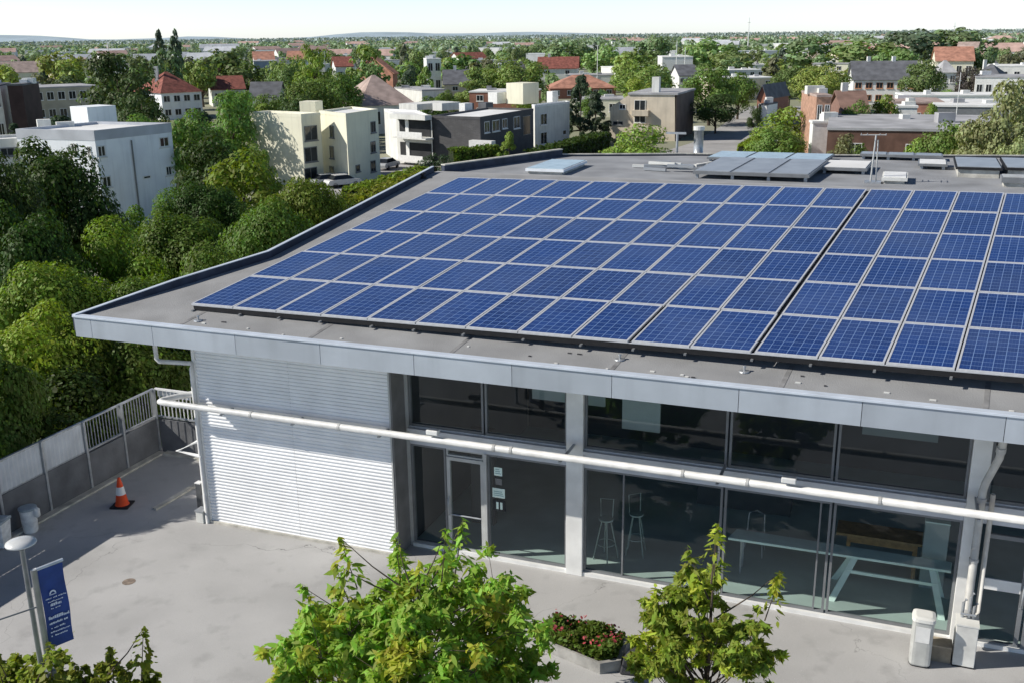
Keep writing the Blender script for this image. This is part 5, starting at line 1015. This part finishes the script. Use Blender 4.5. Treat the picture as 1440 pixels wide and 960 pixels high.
for x, y, D, hgt_, lb in ((951, 93, 400, 12, 'tall thin white mast beside the plain white hall'), (963, 93, 405, 9, 'shorter thin white mast right of the tall one by the white hall'), (840, 100, 330, 10, 'thin white mast on the flat roof behind the brick villa'), (1345, 160, 150, 7, 'white pole by the long low dark house at the right'), (1052, 60, 900, 26, 'far thin mast on the skyline right of centre'), (1340, 60, 900, 20, 'far thin mast on the skyline at the right'), (155, 95, 380, 11, 'thin pole left of the dark olive tall tree')):
    P = at_d(x, y, D); t = thing('mast', lb, 'mast', (P[0], P[1], GZ)); MB().tube([(0, 0, 0), (0, 0, P[2]-GZ+hgt_*.75)], [.22*D/400, .1*D/400], 6).build('pole', white, t); MB().tube([(-.5*D/400, 0, P[2]-GZ+hgt_*.6), (.5*D/400, 0, P[2]-GZ+hgt_*.6)], .07*D/400, 5).build('crossbar', white, t)
# ------------------------------------------------------------------ filler suburb
def free(x, y, r): return all((x-a)**2+(y-b)**2 > (r+c)**2 for a, b, c in FOOT)
def clear(x0, y0, x1, y1, D): return not any(D < d*1.1 and x0 < b and x1 > a and y0 < f and y1 > e for a, e, b, f, d in CLEAR)
rr = random.Random(17); cnt = 0
WM = [white, coldwhite, cream, palegrey, beige, brickred, palegrey]; RM = [redroof, terra, slate, greyroof, whiteroof, pinkroof, whiteroof]
hzred = mat('hazy_red_roof', (.52, .36, .31), .9, .15, .3); hzgrey = mat('hazy_grey_roof', (.55, .57, .60), .9, .12, .3); hzwhite = mat('hazy_white_roof', (.86, .88, .88), .9, .06, .3); hzwall = mat('hazy_pale_wall', (.82, .82, .80), .9, .08, .3)  # paler roof and wall copies with distance haze in the colour
RN = {id(hzred): 'hazy red', id(hzgrey): 'hazy grey', id(hzwhite): 'hazy white', id(redroof): 'dark red', id(terra): 'terracotta', id(slate): 'dark slate', id(greyroof): 'grey', id(whiteroof): 'white', id(pinkroof): 'weathered pink'}
for tries in range(2600):
    D = 200*math.exp(rr.random()**.8*2.4); x = rr.uniform(-30, 1470)
    if cnt > 215: break
    P = at_d(x, 300, D); wd = rr.uniform(9, 20)*(1+.4*(D > 600)); r = wd*.6
    if not free(P[0], P[1], r): continue
    hgt = rr.uniform(3., 6.5); fl = rr.random() < .6; rm = rr.choice([greyroof, whiteroof, greyroof, whiteroof]) if fl else rr.choice([redroof, terra, slate, pinkroof, redroof])
    wm_ = rr.choice(WM)
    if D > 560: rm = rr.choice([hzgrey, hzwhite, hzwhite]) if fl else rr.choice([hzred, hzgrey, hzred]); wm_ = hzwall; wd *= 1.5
    pb, pe = px_of((P[0], P[1], GZ)), px_of((P[0], P[1], GZ+hgt)); wp = wd*F/D
    if not clear(pb[0]-wp/2, pe[1]-12, pb[0]+wp/2, pb[1], D): continue
    side_ = 'left' if x < 480 else 'middle' if x < 960 else 'right'; band = 'nearer' if D < 420 else 'mid-distance' if D < 900 else 'distant'
    rf = 'flat' if fl else rr.choice(['gable', 'hip', 'gable'])
    lb = '%s house with %s %s roof among trees in the %s of the suburb' % (band, RN[id(rm)], 'flat' if fl else 'pitched', side_)
    house('house', lb, pb[0]-wp/2, pb[0]+wp/2, pe[1], pb[1], rr.uniform(8, 13), wm_, rm, rf, rr.uniform(2.4, 4), rr.uniform(-.5, .5), (rr.randint(2, 5), 1 if hgt < 4 else 2) if D < 420 else (0, 0), D=D, group=lb.replace(' house', ' houses'), chim=1 if D < 420 and not fl else 0)
    cnt += 1
cnt = 0
for tries in range(9000):
    D = 118*math.exp(rr.random()*2.0); x = rr.uniform(-40, 1480)
    if cnt > 265: break
    P = at_d(x, 300, D); ht = rr.uniform(5, 11); wd = ht*rr.uniform(.75, 1.15)
    if not free(P[0], P[1], wd*.34): continue
    pt = px_of((P[0], P[1], GZ+ht)); pb = px_of((P[0], P[1], GZ)); wp = wd*F/D
    if not clear(pt[0]-wp/2, pt[1], pt[0]+wp/2, pb[1], D): continue
    lf = rr.choice(['leaf_mid', 'leaf_mid', 'leaf_light', 'leaf_dark', 'leaf_yellow', 'leaf_mid', 'leaf_light', 'leaf_brown']) if D < 430 else rr.choice(['leaf_haze', 'leaf_haze', 'leaf_mid', 'leaf_light'])
    kd = rr.choice(['round']*6+['tall', 'conifer', 'poplar'])
    if kd == 'conifer': lf = 'leaf_conifer'
    cn = {'leaf_mid': 'mid green', 'leaf_light': 'light green', 'leaf_dark': 'dark green', 'leaf_yellow': 'yellowish', 'leaf_brown': 'olive brown', 'leaf_haze': 'hazy green', 'leaf_conifer': 'blackish green'}[lf]
    kn = {'round': 'round', 'tall': 'tall oval', 'conifer': 'pointed', 'poplar': 'slender'}[kd]
    side_ = ['far left', 'left', 'centre left', 'centre right', 'right', 'far right'][min(5, max(0, int(x/240)))]; band = 'nearer' if D < 260 else 'mid-distance' if D < 480 else 'distant'
    lb = '%s %s %s tree among houses at the %s of the suburb' % (band, kn, cn, side_)
    tree('tree' if kd in ('round', 'tall') else kd+'_tree', lb, pt[0], pt[1], D, wp, kd, lf, group=lb.replace(' tree', ' trees')); cnt += 1
# far canopy that reads as one mass, three bands
def canopy(name, label, D0_, D1_, n, leaf, per, lo=4, hi=10):
    V = []; N = []
    for k in range(n):
        D = math.sqrt(rr.uniform(D0_**2, D1_**2)); a = rr.uniform(-.56, .56); X, Y = D*math.sin(a), D*math.cos(a)
        if not free(X, Y, 3): continue
        h = rr.uniform(lo, hi); w = h*rr.uniform(.5, .95)
        d = unit(RNG.normal(size=(per, 3))); d[:, 2] = np.abs(d[:, 2])*.95+.0
        V.append(np.c_[X+d[:, 0]*w*.62, Y+d[:, 1]*w*.62, GZ+h*.25+d[:, 2]*h*.7]); N.append(unit(d+RNG.normal(size=(per, 3))*.3))
    V = np.concatenate(V); N = np.concatenate(N); o = npobj(name, np_mesh(name, leaf_polys(V, N, 1.9 if D1_ < 1500 else 4.5 if D1_ < 3000 else 7), 4, MATS[leaf]), None)
    tag(o, label, 'woodland', kind='stuff')
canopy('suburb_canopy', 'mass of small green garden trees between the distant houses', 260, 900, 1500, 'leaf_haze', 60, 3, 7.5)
canopy('distant_woodland', 'pale green mass of distant woodland below the skyline', 850, 2300, 3600, 'leaf_far_haze', 16, 4, 10)
canopy('horizon_woodland', 'blue-grey hazy strip of woodland on the horizon', 2200, 6500, 4200, 'leaf_horizon_haze', 8, 6, 14)
